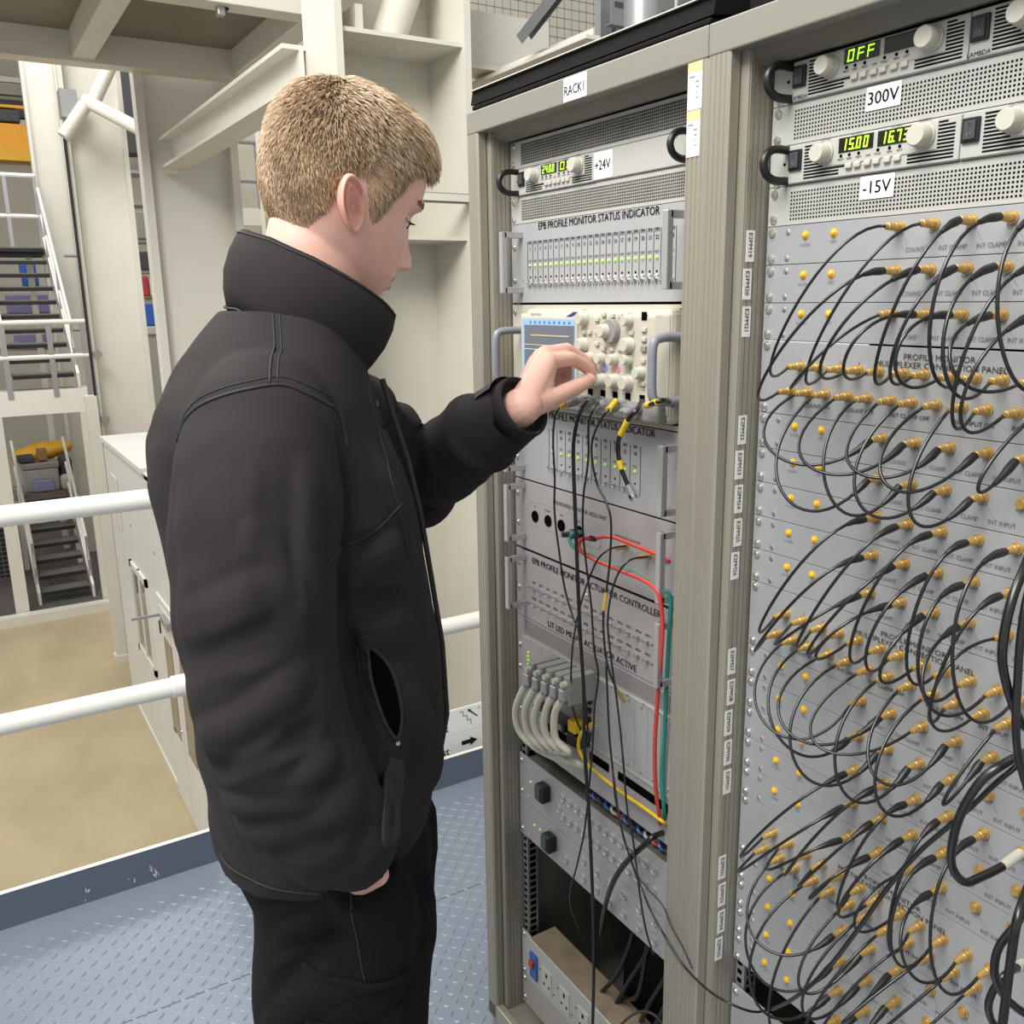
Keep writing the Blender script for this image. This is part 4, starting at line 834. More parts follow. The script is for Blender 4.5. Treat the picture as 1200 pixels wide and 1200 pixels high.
# ================================================================ CABLES
CP = {
'a': [ (-0.345, -0.055, 1.433), (-0.337, -0.075, 1.429), (-0.342, -0.080, 1.410), (-0.361, -0.070, 1.370), (-0.357, -0.070, 1.316), (-0.358, -0.070, 1.260), (-0.346, -0.070, 1.199), (-0.344, -0.060, 1.133), (-0.320, -0.060, 1.089), (-0.306, -0.060, 1.071), (-0.291, -0.060, 0.988), (-0.290, -0.050, 0.881) ],
'b': [ (-0.298, -0.050, 1.442), (-0.270, -0.080, 1.435), (-0.278, -0.085, 1.407), (-0.292, -0.080, 1.366), (-0.287, -0.080, 1.275), (-0.287, -0.075, 1.165), (-0.287, -0.070, 1.072), (-0.284, -0.065, 0.974), (-0.282, -0.065, 0.881), (-0.276, -0.060, 0.766), (-0.272, -0.055, 0.622), (-0.273, -0.050, 0.519), (-0.281, -0.045, 0.372), (-0.283, -0.045, 0.316) ],
'c': [ (-0.268, -0.050, 1.443), (-0.241, -0.078, 1.438), (-0.253, -0.080, 1.416), (-0.260, -0.075, 1.370), (-0.264, -0.075, 1.341), (-0.279, -0.070, 1.302), (-0.281, -0.070, 1.248), (-0.279, -0.065, 1.193), (-0.272, -0.060, 1.125), (-0.264, -0.060, 1.056), (-0.259, -0.055, 1.011), (-0.275, -0.050, 0.948), (-0.281, -0.050, 0.869), (-0.299, -0.050, 0.727), (-0.321, -0.050, 0.641), (-0.359, -0.040, 0.546), (-0.396, 0.000, 0.452), (-0.423, 0.050, 0.366) ],
'd': [ (-0.228, -0.050, 1.447), (-0.211, -0.078, 1.436), (-0.228, -0.080, 1.418), (-0.251, -0.075, 1.388), (-0.251, -0.075, 1.359), (-0.245, -0.070, 1.324), (-0.222, -0.070, 1.299), (-0.211, -0.070, 1.273), (-0.219, -0.065, 1.214), (-0.233, -0.060, 1.163), (-0.241, -0.060, 1.113), (-0.238, -0.055, 1.043), (-0.226, -0.045, 0.999), (-0.223, -0.030, 0.974) ],
'e': [ (-0.170, -0.050, 1.452), (-0.150, -0.075, 1.443), (-0.159, -0.080, 1.432), (-0.175, -0.080, 1.412), (-0.191, -0.075, 1.389), (-0.191, -0.070, 1.361), (-0.185, -0.065, 1.340), (-0.177, -0.060, 1.321) ],
'f': [ (-0.161, -0.050, 1.446), (-0.129, -0.060, 1.454), (-0.124, -0.050, 1.457), (-0.144, -0.020, 1.450), (-0.159, 0.000, 1.437) ],
'g': [ (-0.243, -0.015, 1.221), (-0.243, -0.035, 1.222), (-0.245, -0.050, 1.219), (-0.257, -0.060, 1.202), (-0.279, -0.060, 1.165), (-0.308, -0.055, 1.113), (-0.327, -0.055, 1.049), (-0.334, -0.055, 0.986), (-0.339, -0.050, 0.938), (-0.341, -0.040, 0.900), (-0.351, -0.020, 0.865) ],
'h': [ (-0.192, -0.015, 1.216), (-0.196, -0.035, 1.216), (-0.197, -0.050, 1.212), (-0.206, -0.060, 1.193), (-0.222, -0.060, 1.156), (-0.236, -0.055, 1.106), (-0.227, -0.055, 1.053), (-0.213, -0.050, 0.962), (-0.201, -0.050, 0.895), (-0.194, -0.045, 0.803), (-0.178, -0.045, 0.756), (-0.165, -0.040, 0.665), (-0.149, -0.040, 0.613), (-0.152, -0.020, 0.555) ],
'i': [ (-0.246, -0.050, 1.038), (-0.236, -0.050, 0.919), (-0.233, -0.045, 0.860), (-0.223, -0.045, 0.804), (-0.200, -0.045, 0.747), (-0.175, -0.045, 0.710), (-0.156, -0.045, 0.688), (-0.121, -0.055, 0.672), (-0.073, -0.070, 0.668), (-0.031, -0.070, 0.646), (0.022, -0.070, 0.641), (0.062, -0.060, 0.641), (0.073, -0.030, 0.624), (0.077, 0.000, 0.618) ],
'j': [ (-0.233, -0.045, 0.860), (-0.204, -0.045, 0.752), (-0.178, -0.045, 0.736), (-0.154, -0.050, 0.706), (-0.084, -0.065, 0.710), (-0.064, -0.065, 0.687), (-0.041, -0.062, 0.665), (-0.022, -0.060, 0.641) ],
'red': [ (-0.317, -0.020, 1.216), (-0.304, -0.045, 1.225), (-0.311, -0.050, 1.215), (-0.302, -0.050, 1.204), (-0.277, -0.045, 1.197), (-0.219, -0.040, 1.193), (-0.175, -0.035, 1.190), (-0.150, -0.035, 1.186), (-0.135, -0.035, 1.176), (-0.132, -0.030, 1.133), (-0.134, -0.030, 1.073), (-0.145, -0.025, 1.000), (-0.154, -0.020, 0.924), (-0.156, -0.015, 0.857), (-0.157, -0.005, 0.801), (-0.181, 0.020, 0.758) ],
'red2': [ (-0.317, -0.020, 1.217), (-0.275, -0.030, 1.231), (-0.250, -0.025, 1.232), (-0.215, -0.020, 1.228), (-0.177, -0.010, 1.222), (-0.160, 0.000, 1.214) ],
'teal': [ (-0.373, -0.010, 1.217), (-0.355, -0.035, 1.224), (-0.355, -0.045, 1.214), (-0.339, -0.048, 1.205), (-0.311, -0.045, 1.200), (-0.273, -0.040, 1.196), (-0.215, -0.035, 1.194), (-0.178, -0.030, 1.187), (-0.149, -0.030, 1.183), (-0.139, -0.020, 1.172), (-0.145, -0.015, 1.113), (-0.148, -0.015, 1.030), (-0.155, -0.010, 0.957), (-0.160, -0.008, 0.875), (-0.158, -0.005, 0.816), (-0.181, 0.020, 0.765) ],
'yel': [ (-0.303, -0.030, 0.905), (-0.295, -0.050, 0.906), (-0.314, -0.050, 0.883), (-0.326, -0.045, 0.854), (-0.321, -0.040, 0.836), (-0.317, -0.030, 0.820), (-0.299, -0.020, 0.807), (-0.277, -0.012, 0.798), (-0.236, -0.012, 0.797), (-0.192, -0.012, 0.798), (-0.151, -0.012, 0.797), (-0.154, 0.000, 0.785) ],
'big': [ (-0.160, 0.000, 0.767), (-0.155, -0.025, 0.771), (-0.163, -0.035, 0.756), (-0.186, -0.040, 0.725), (-0.214, -0.040, 0.686), (-0.242, -0.035, 0.640), (-0.277, -0.020, 0.580), (-0.308, -0.005, 0.515), (-0.372, 0.040, 0.423) ],
'w0': [ (-0.454, -0.050, 0.950), (-0.465, -0.060, 0.921), (-0.485, -0.062, 0.890), (-0.504, -0.060, 0.852), (-0.499, -0.055, 0.814), (-0.468, -0.045, 0.795), (-0.448, -0.030, 0.784), (-0.397, -0.020, 0.787), (-0.354, -0.010, 0.794), (-0.372, 0.010, 0.777) ],
'w1': [ (-0.426, -0.050, 0.953), (-0.435, -0.060, 0.925), (-0.454, -0.062, 0.895), (-0.469, -0.060, 0.859), (-0.463, -0.055, 0.824), (-0.435, -0.045, 0.807), (-0.434, -0.030, 0.792), (-0.392, -0.020, 0.791), (-0.354, -0.010, 0.796), (-0.372, 0.010, 0.777) ],
'w2': [ (-0.398, -0.050, 0.956), (-0.407, -0.060, 0.928), (-0.423, -0.062, 0.900), (-0.435, -0.060, 0.865), (-0.429, -0.055, 0.835), (-0.402, -0.045, 0.819), (-0.420, -0.030, 0.800), (-0.387, -0.020, 0.795), (-0.354, -0.010, 0.799), (-0.372, 0.010, 0.777) ],
'w3': [ (-0.370, -0.050, 0.959), (-0.379, -0.060, 0.932), (-0.393, -0.062, 0.904), (-0.402, -0.060, 0.871), (-0.396, -0.055, 0.845), (-0.371, -0.045, 0.830), (-0.407, -0.030, 0.807), (-0.382, -0.020, 0.799), (-0.354, -0.010, 0.801), (-0.372, 0.010, 0.777) ],
'w4': [ (-0.344, -0.050, 0.962), (-0.352, -0.060, 0.935), (-0.365, -0.062, 0.909), (-0.370, -0.060, 0.877), (-0.365, -0.055, 0.854), (-0.342, -0.045, 0.841), (-0.393, -0.030, 0.815), (-0.376, -0.020, 0.803), (-0.354, -0.010, 0.804), (-0.372, 0.010, 0.777) ],
't1': [ (0.383, -0.050, 1.368), (0.394, -0.080, 1.354), (0.398, -0.100, 1.333), (0.400, -0.110, 1.304), (0.401, -0.110, 1.277), (0.404, -0.100, 1.247), (0.408, -0.090, 1.225), (0.411, -0.080, 1.211), (0.422, -0.080, 1.210) ],
't2': [ (0.389, -0.050, 1.354), (0.405, -0.090, 1.333), (0.409, -0.100, 1.297), (0.411, -0.100, 1.258), (0.414, -0.100, 1.218), (0.415, -0.090, 1.183), (0.422, -0.080, 1.149) ],
't3': [ (0.392, -0.030, 1.163), (0.398, -0.080, 1.168), (0.389, -0.100, 1.152), (0.380, -0.110, 1.120), (0.374, -0.110, 1.085), (0.370, -0.100, 1.052), (0.378, -0.090, 1.035), (0.383, -0.070, 1.036), (0.389, -0.045, 1.042), (0.392, -0.020, 1.049) ],
't4': [ (0.424, -0.060, 1.027), (0.430, -0.090, 1.020), (0.423, -0.100, 0.996), (0.422, -0.100, 0.968), (0.427, -0.090, 0.943), (0.435, -0.080, 0.930), (0.442, -0.070, 0.921) ],
't5': [ (0.413, -0.030, 0.940), (0.418, -0.070, 0.950), (0.413, -0.080, 0.933), (0.410, -0.080, 0.911), (0.412, -0.070, 0.888), (0.420, -0.060, 0.882) ],
't6': [ (0.432, -0.080, 1.058), (0.441, -0.110, 1.040), (0.440, -0.110, 0.994), (0.440, -0.110, 0.949), (0.440, -0.110, 0.920) ],
'long': [ (0.086, -0.010, 0.629), (0.161, -0.060, 0.726), (0.218, -0.080, 0.813), (0.262, -0.085, 0.903), (0.294, -0.085, 0.976), (0.324, -0.085, 1.034), (0.349, -0.080, 1.075), (0.372, -0.080, 1.111), (0.394, -0.080, 1.148), (0.414, -0.060, 1.182) ],
}
def path_of(k): return spline(CP[k], 8)
def cable(label, pts, r, m='cable_black', group=None, n=8, name='coaxial_cable'):
    t = thing(name, pts[0], label, 'cable', group); MB().tube(pts, r, n).build('cable_sheath', m, t, smooth='full'); return t
# ---- the coaxial jumpers of the right rack
CR = random.Random(11)
def jumper(P, Q, label, boot, above):
    P = np.array(P); Q = np.array(Q); rr = CR.uniform
    s = P + (0, -.021, 0); e = Q + (0, -.021, 0); dist = abs(P[2] - Q[2]) + .5 * abs(P[0] - Q[0])
    h = rr(.05, .085) + .12 * dist
    if above:
        c1 = s + (rr(-.02, .0), -h * 1.05, rr(-.025, .012)); c2 = e + (rr(-.02, .015), -h * .9, -rr(.02, .05) - .10 * dist)
    else:
        c1 = s + (rr(-.025, .005), -h * 1.15, -rr(.03, .075) - .12 * dist); c2 = e + (rr(-.05, -.01), -h * 1.15, -rr(.03, .08) - .1 * dist)
    pts = bez(s, c1, c2, e, 22)
    t = thing('coaxial_cable', P, label, 'cable', 'coaxial jumpers of the right rack')
    MB().tube(pts, .00165 if not boot else .0018, 7).build('cable_sheath', 'cable_black', t, smooth='full')
    put('plug', PLUG, P + (0, -.005, 0), t); put('plug', PLUG, Q + (0, -.005, 0), t)
    if boot:
        d = np.cumsum(np.r_[0, np.linalg.norm(np.diff(pts, axis=0), axis=1)]); q = [pts[0]]; u = np.linspace(.004, boot, 7)
        B = np.array([[np.interp(x, d, pts[:, k]) for k in range(3)] for x in np.r_[0, u]])
        MB().tube(B, [.0040, .0043, .0044, .0042, .0036, .0032, .0028, .0023], 10).build('strain_boot', 'black_rubber', t, smooth=True)
    return t
PLUG = MB().lathe((0, 0, 0), (0, -1, 0), [(0, .0046), (.0045, .0046), (.005, .0041), (.0105, .0041), (.011, .0037), (.0155, .0037), (.016, .0027), (.0185, .0025)], 12).mesh('plug', 'gold', True)
PN = {r: 19 + k for k, r in enumerate(recv_rows)}
for m_row, nm, ups, downs in ((7, 'uppermost', (4, 5, 6), (9, 10)), (14, 'middle', (11, 12, 13), (16, 17)), (21, 'lowest', (18, 19, 20), (23, 24, 25, 26))):
    ai = bi = 0
    for col in range(5):
        for j, r in enumerate(ups + downs):
            up = r in ups
            if up and (ai <= bi * 1.45 or bi >= 12) and ai < 12: q = (MA[ai], 0, zr(m_row + .65)); w_ = 'upper'; ai += 1
            elif bi < 12: q = (MBx[bi], 0, zr(m_row + 1.33)); w_ = 'lower'; bi += 1
            else: continue
            boot = 0 if (r == 4 and col < 2) or CR.random() < .12 else CR.uniform(.024, .034)
            jumper((SX[col], 0, zr(r + RF)), q, f'thin coaxial cable from the {ORD[col]} socket of the E2PM{PN[r]} panel to the {nm} patch panel', boot, up)
# ---- thick black cables at the right edge
def white_ends(t, p, q):
    MB().cyl(p, q, .0052, 12).build('white_plug', 'ivory', t, smooth=True)
c = cable('thick black cable bowing out of the frame beside the E2PM27 panel', path_of('t1'), .0042)
c = cable('thick black cable hanging straight at the right edge beside the middle patch panel', path_of('t2'), .0036)
c = cable('thick black cable in a broad loop ending in a white plug near the right edge', path_of('t3'), .0042); white_ends(c, CP['t3'][-1], CP['t3'][-2])
c = cable('thick black cable looping at the lower right corner', path_of('t4'), .004)
c = cable('small thick black loop at the bottom right corner with a white plug', path_of('t5'), .0038); white_ends(c, CP['t5'][0], np.array(CP['t5'][0]) * .6 + np.array(CP['t5'][1]) * .4)
c = cable('thick black cable dropping steeply through the lower right corner', path_of('t6'), .0042)
c = cable('long black cable slanting up across the lowest patch panel to the right edge', path_of('long'), .0026)
# ---- leads of the left rack
def bnc(t, k, m='galv'):
    x = A + k; MB().lathe((x, -.046, zr(9.25)), (0, -1, -.35), [(0, .0078), (.009, .0078), (.0095, .006), (.02, .0055)], 14).build('bnc_plug', m, t, smooth=True)
def band(t, a, b, r, m='yellow_tape'): MB().cyl(a, b, r, 10).build('yellow_sleeve', m, t, smooth=True)
c = cable('thin black lead from the leftmost scope socket with a short yellow sleeve', path_of('a'), .0017); bnc(c, .258); band(c, CP['a'][0], CP['a'][1], .004)
c = cable('thickest black lead hanging straight down in front of the left rack to its foot', path_of('b'), .0031); bnc(c, .297)
c = cable('thin black lead beside the thickest one that swings inward under the fuse panel', path_of('c'), .0017); bnc(c, .327)
c = cable('thin lead with a narrow yellow marker and a loose gold plug over the card crate', path_of('d'), .0017); bnc(c, .357); p = path_of('d'); band(c, p[0], p[7], .0042); band(c, p[-32], p[-27], .0022)
MB().tube(p[-9:], [.0024, .003, .003, .0034, .0034, .0028, .0034, .0034, .003], 10).build('gold_plug', 'gold', c, smooth=True)
p = path_of('e'); c = cable('short black lead with yellow tape ending in a loose silver plug', p, .0034); bnc(c, .39); band(c, p[18], p[26], .0044); band(c, p[38], p[42], .0044)
MB().tube([p[-6], p[-1], p[-1] + (p[-1] - p[-6]) * .8], [.0058, .0062, .0062], 14).build('silver_plug', 'galv', c, smooth=True); MB().tube([p[-1] + (p[-1] - p[-6]) * .1, p[-1] + (p[-1] - p[-6]) * .45], .0078, 14).build('plug_collar', 'chrome', c, smooth=True)
c = cable('black lead passing behind the right scope handle with a yellow sleeve', path_of('f'), .0034); bnc(c, .398); p = path_of('f'); band(c, p[1], p[10], .0046)
c = cable('thin lead from the left gold socket of the acquisition unit down into the crate', path_of('g'), .0016); put('plug', PLUG, (A + .328, -.005, zr(14.31)), c)
c = cable('thin lead from the right gold socket of the acquisition unit down past the crate', path_of('h'), .0016); put('plug', PLUG, (A + .384, -.005, zr(14.35)), c)
cable('thin dark lead leaving the fuse panel and crossing both posts to the right rack', path_of('i'), .0017)
cable('thin grey lead drooping over the post between the racks', path_of('j'), .0013, 'mesh_dark')
c = cable('red lead looping from the acquisition unit down the right side of the crate', path_of('red') + (0, -.006, 0), .0032, 'cable_red', name='power_lead'); MB().tube(path_of('red')[:5], .0045, 10).build('black_tie', 'black_rubber', c, smooth=True)
cable('faint second red lead running right along the acquisition unit', path_of('red2'), .003, 'cable_red', name='power_lead')
c = cable('teal green lead looping beside the red one from a black plug', path_of('teal') + (.009, -.004, 0), .0032, 'cable_teal', name='power_lead'); MB().lathe((A + .203, -.001, zr(14.45)), (-.3, -1, 0), [(0, .0085), (.014, .0085), (.018, .005), (.03, .0042)], 14).build('black_plug', 'black_rubber', c, smooth=True)
c = cable('yellow network cable from the card crate down to the wire gap', path_of('yel'), .0032, 'cable_yellow', name='network_cable'); MB().bev(A + .214, A + .236, -.034, -.01, zr(22.25), zr(21.75), .003).build('yellow_hood', 'cable_yellow', c)
cable('thick black mains cable arching into the dark bottom bay of the left rack', path_of('big'), .0046, name='mains_cable')
for k in range(5):
    p = path_of(f'w{k}') + np.outer(np.linspace(0, 1, 73), (0, -.004 * k, .0))[:len(path_of(f'w{k}'))]; t = cable(f'{ORD[k]} from left of the thick ivory cables curving down from the crate plugs', p, .0064, 'cable_ivory', 'thick ivory cables of the card crate', 12, 'ivory_cable')
    a, b = CP[f'w{k}'][0], CP[f'w{k}'][1]; d = np.array(a) - np.array(b); d /= np.linalg.norm(d)
    MB().lathe(np.array(b), d, [(-.004, .0075), (.0, .0088), (.016, .0088), (.018, .0095), (.022, .0095)], 14).build('cable_clamp', 'galv', t, smooth=True)
    x = a[0]; MB().bev(x - .0085, x + .0095, -.058, -.002, a[2] - .035, a[2] + .016, .002).build('connector_hood', 'far_grey', t); MB().lathe((x, -.056, a[2] + .004), (0, -1, 0), [(0, .0055), (.012, .005)], 12).build('thumb_screw', 'ivory', t, smooth=True)
    MB().bev(x - .0075, x + .0085, -.07, -.05, a[2] - .024, a[2] - .004, .002).build('hood_clamp', 'galv', t)
# loose leads inside the bottom bay
tag(MB().tube(spline([(-.44, .3, .55), (-.36, .33, .61), (-.28, .34, .62), (-.2, .36, .58)], 6), .004, 8).build('loose_lead', 'mesh_dark', smooth='full'), 'thin grey lead sagging across the back of the bottom bay', 'cable')
tag(MB().tube(spline([(-.28, -.03, .28), (-.24, .02, .36), (-.19, .04, .36), (-.15, .03, .27), (-.14, .04, .17)], 6), .0024, 8).build('loose_lead', 'mesh_dark', smooth='full'), 'small grey loop of lead over the mains sockets', 'cable')
# ================================================================ THE MAN
NB = np.array((-.265, -.50, 0.)); _h = math.radians(24); FV = np.array((math.sin(_h), math.cos(_h), 0)); RV = np.array((math.cos(_h), -math.sin(_h), 0)); ZV = np.array((0, 0, 1.))
def BW(r_, f_, z): return NB + RV * r_ + FV * f_ + ZV * z
HAND = dict(
   wrist=[(-0.228, -0.221, 1.449), (-0.239, -0.189, 1.452)],
   idx=[(-0.261, -0.145, 1.506), (-0.278, -0.093, 1.507), (-0.289, -0.06, 1.493), (-0.292, -0.044, 1.483)],
   mid=[(-0.277, -0.139, 1.515), (-0.299, -0.087, 1.519), (-0.304, -0.054, 1.503), (-0.305, -0.038, 1.49)],
   ring=[(-0.291, -0.138, 1.511), (-0.314, -0.089, 1.506), (-0.318, -0.074, 1.488), (-0.312, -0.078, 1.474)],
   pink=[(-0.304, -0.138, 1.503), (-0.322, -0.099, 1.491), (-0.324, -0.088, 1.476), (-0.319, -0.092, 1.465)],
   thumb=[(-0.236, -0.183, 1.451), (-0.246, -0.143, 1.458), (-0.263, -0.096, 1.467), (-0.279, -0.061, 1.474)],
   nail=[(-0.27, -0.079, 1.478)],
   idxnail=[(-0.287, -0.052, 1.49)],
)

man = thing('person', (-.265, -.5, 0), 'young fair-haired man in black jacket and trousers turning a knob on the oscilloscope', 'person')
from mathutils.bvhtree import BVHTree
def remesh(mb, name, voxel, smooth=2, fac=.5):
    """one closed skin around all the pieces of mb"""
    me = mb.mesh(name, 'skin'); o = bpy.data.objects.new(name, me); COL.objects.link(o)
    m = o.modifiers.new('r', 'REMESH'); m.mode = 'VOXEL'; m.voxel_size = voxel
    if smooth: s = o.modifiers.new('s', 'SMOOTH'); s.iterations = smooth; s.factor = fac
    dg = bpy.context.evaluated_depsgraph_get(); out = bpy.data.meshes.new_from_object(o.evaluated_get(dg)); bpy.data.objects.remove(o); bpy.data.meshes.remove(me)
    return out
def co(me):
    v = np.empty(len(me.vertices) * 3); me.vertices.foreach_get('co', v); return v.reshape(-1, 3)
def nor(me):
    v = np.empty(len(me.vertices) * 3); me.vertex_normals.foreach_get('vector', v); return v.reshape(-1, 3)
def setco(me, v): me.vertices.foreach_set('co', v.ravel()); me.update()
def finish(me, name, m, parent=man, label=None):
    me.materials.clear(); me.materials.append(M[m]); me.polygons.foreach_set('use_smooth', [True] * len(me.polygons)); me.transform(Matrix.Translation(-Vector(WP[man.name])))
    return put(name, me, WP[man.name], man, label)
def ring(c, w_, fb, ff, z, n=40, e=2.4, rx=RV, fx=FV, tilt=0.):
    t = np.arange(n) * 2 * math.pi / n; cx = np.sign(np.cos(t)) * np.abs(np.cos(t)) ** (2 / e) * w_; s = np.sign(np.sin(t)) * np.abs(np.sin(t)) ** (2 / e)
    y = (ff + fb) / 2 + s * (ff - fb) / 2
    return np.array([c + rx * a + fx * b + ZV * (z + tilt * b) for a, b in zip(cx, y)])
# ---------------------------------------------------------------- head frame
HC = np.array((-.265, -.442, 1.715)); ph, ro = math.radians(20), math.radians(6)
HF = np.array((0, math.cos(ph), -math.sin(ph))); U0 = np.array((0, math.sin(ph), math.cos(ph))); X0 = np.array((1., 0, 0))
HU = U0 * math.cos(ro) + X0 * math.sin(ro); HR = X0 * math.cos(ro) - U0 * math.sin(ro)
def HW(x, y, z): return HC + HR * x + HF * y + HU * z
HT = np.array([  # z, back, front, half width
 (-.122, .02, .05, .012), (-.118, .005, .066, .024), (-.110, -.012, .080, .036), (-.1, -.03, .0855, .045), (-.085, -.045, .089, .0535), (-.068, -.055, .092, .0605), (-.05, -.066, .0935, .066), (-.03, -.077, .0925, .0715), (-.01, -.086, .0915, .0745),
 (.01, -.0915, .092, .076), (.03, -.0935, .097, .0755), (.05, -.092, .0965, .0745), (.068, -.087, .0905, .070), (.084, -.079, .081, .063), (.097, -.067, .068, .053), (.107, -.051, .051, .040), (.114, -.032, .030, .025), (.117, -.011, .01, .009)])
def head_pt(th, z, off=0.):
    fb, ff, w_ = [np.interp(z, HT[:, 0], HT[:, k]) for k in (1, 2, 3)]
    c = np.cos(th); s = np.sin(th); e = 2 / 2.15
    x = np.sign(c) * np.abs(c) ** e * (w_ + off); q = np.sign(s) * np.abs(s) ** e
    y = np.where(q > 0, q * (ff + off), -q * (fb - off))
    return x, y
G = lambda a, s_: np.exp(-(a / s_) ** 2)
hm = MB(); rows_ = []; NT = 128
for z in np.unique(np.r_[np.linspace(-.122, .117, 108)]):
    th = np.arange(NT) * 2 * math.pi / NT; x, y = head_pt(th, z); fr = np.clip(y / .05, 0, 1)
    dy = np.zeros(NT)
    dy += np.interp(z, [-.061, -.057, -.052, -.046, -.039, -.02, .002, .016, .026], [0, .003, .014, .024, .0235, .0125, .0055, .002, 0]) * G(x, np.interp(z, [-.05, -.04, 0, .02], [.0105, .0085, .007, .008]))
    dy += .009 * (G(x - .0125, .0065) + G(x + .0125, .0065)) * G(z + .047, .008)
    for s in (-1, 1):
        dy += -.0125 * G(x - s * .032, .016) * G(z - .002, .0105) + .0055 * G(x - s * .03, .022) * G(z - .021, .007) + .003 * G(x - s * .045, .016) * G(z + .025, .014)
        dy += .006 * G(x - s * .031, .0125) * G(z + .001, .0075)
    dy += .0065 * G(x, .021) * G(z + .0665, .005) + .0075 * G(x, .019) * G(z + .0785, .005) - .004 * G(x, .022) * G(z + .0725, .0022) - .004 * G(x, .02) * G(z + .089, .006) + .007 * G(x, .016) * G(z + .103, .010)
    dy *= fr
    rows_.append([HW(a, b + d, z) for a, b, d in zip(x, y, dy)])
hm.loft(rows_)
# neck, torso, arms, hands and legs of the same body
nk = []
for z, cf, w_, d_ in ((1.42, -.02, .085, .085), (1.50, -.015, .066, .068), (1.54, -.005, .059, .061), (1.58, .006, .057, .060), (1.62, .018, .056, .060), (1.66, .028, .055, .062), (1.70, .036, .05, .058)):
    nk.append(ring(NB, w_, cf - d_, cf + d_, z, 36, 2.1, X0, np.array((0, 1., 0))))
hm.loft(nk)
TB = [(.86, -.10, .10, .15), (.95, -.115, .105, .16), (1.05, -.11, .11, .15), (1.15, -.115, .115, .15), (1.27, -.13, .105, .16), (1.36, -.145, .095, .17), (1.42, -.14, .075, .165), (1.47, -.12, .06, .13), (1.5, -.09, .05, .08)]
hm.loft([ring(NB, w_, b, f, z, 36) for z, b, f, w_ in TB])
EL = np.array((-.462, -.285, 1.315)); WR = np.array(HAND['wrist'][0]) * .5 + np.array(HAND['wrist'][1]) * .5
hm.capsule([BW(-.155, -.02, 1.44), EL, WR + (EL - WR) * .12, WR], [.05, .04, .029, .027])
RW = BW(.196, .047, .962)
hm.capsule([BW(.165, -.03, 1.44), BW(.235, -.035, 1.2), BW(.222, .03, 1.0), RW], [.05, .04, .029, .027])
for s in (-1, 1):
    hm.capsule([BW(s * .085, -.005, .87), BW(s * .1, .01, .5), BW(s * .105, -.02, .1)], [.085, .055, .04])
    hm.capsule([BW(s * .105, -.05, .055), BW(s * .115, .06, .045), BW(s * .12, .14, .035)], [.035, .035, .025])
def finger(key, rad): hm.capsule([np.array(p) for p in HAND[key]], rad, 14)
finger('idx', [.0125, .0102, .0092, .0078]); finger('mid', [.0125, .0104, .0093, .0080]); finger('ring', [.0122, .0098, .0088, .0076]); finger('pink', [.0112, .0088, .0078, .0068]); finger('thumb', [.0175, .0138, .0122, .0092])
for k, r_ in (('idx', .0148), ('mid', .0148), ('ring', .0142), ('pink', .0132)): hm.capsule([WR, (WR + np.array(HAND[k][0])) / 2, HAND[k][0]], [.022, .017, r_ * .92])
hm.capsule([WR, (np.array(HAND['thumb'][0]) + np.array(HAND['thumb'][1])) / 2], [.022, .0165])
hm.capsule([np.array(HAND['thumb'][0]), np.array(HAND['idx'][0]) * .75 + np.array(HAND['thumb'][1]) * .25], [.016, .0095])
hm.capsule([np.array(HAND['thumb'][1]) * .7 + np.array(HAND['thumb'][0]) * .3, np.array(HAND['pink'][0]) * .6 + WR * .4], [.013, .014])
# right hand inside the pocket
RP = BW(.158, .058, .90)
hm.capsule([RW, RP], [.027, .03])
for k in range(4): hm.capsule([RP + FV * (.024 - .016 * k), BW(.152, .075 - .018 * k, .86), BW(.146, .078 - .018 * k, .825 + .008 * abs(k - 1))], [.0125, .0105, .008])
hm.capsule([RW + FV * .02 - ZV * .02, BW(.155, .09, .90), BW(.15, .10, .87)], [.015, .0125, .0095])
bod = remesh(hm, 'body', .0026, 3, .5)
body_ob = finish(bod, 'body', 'skin')
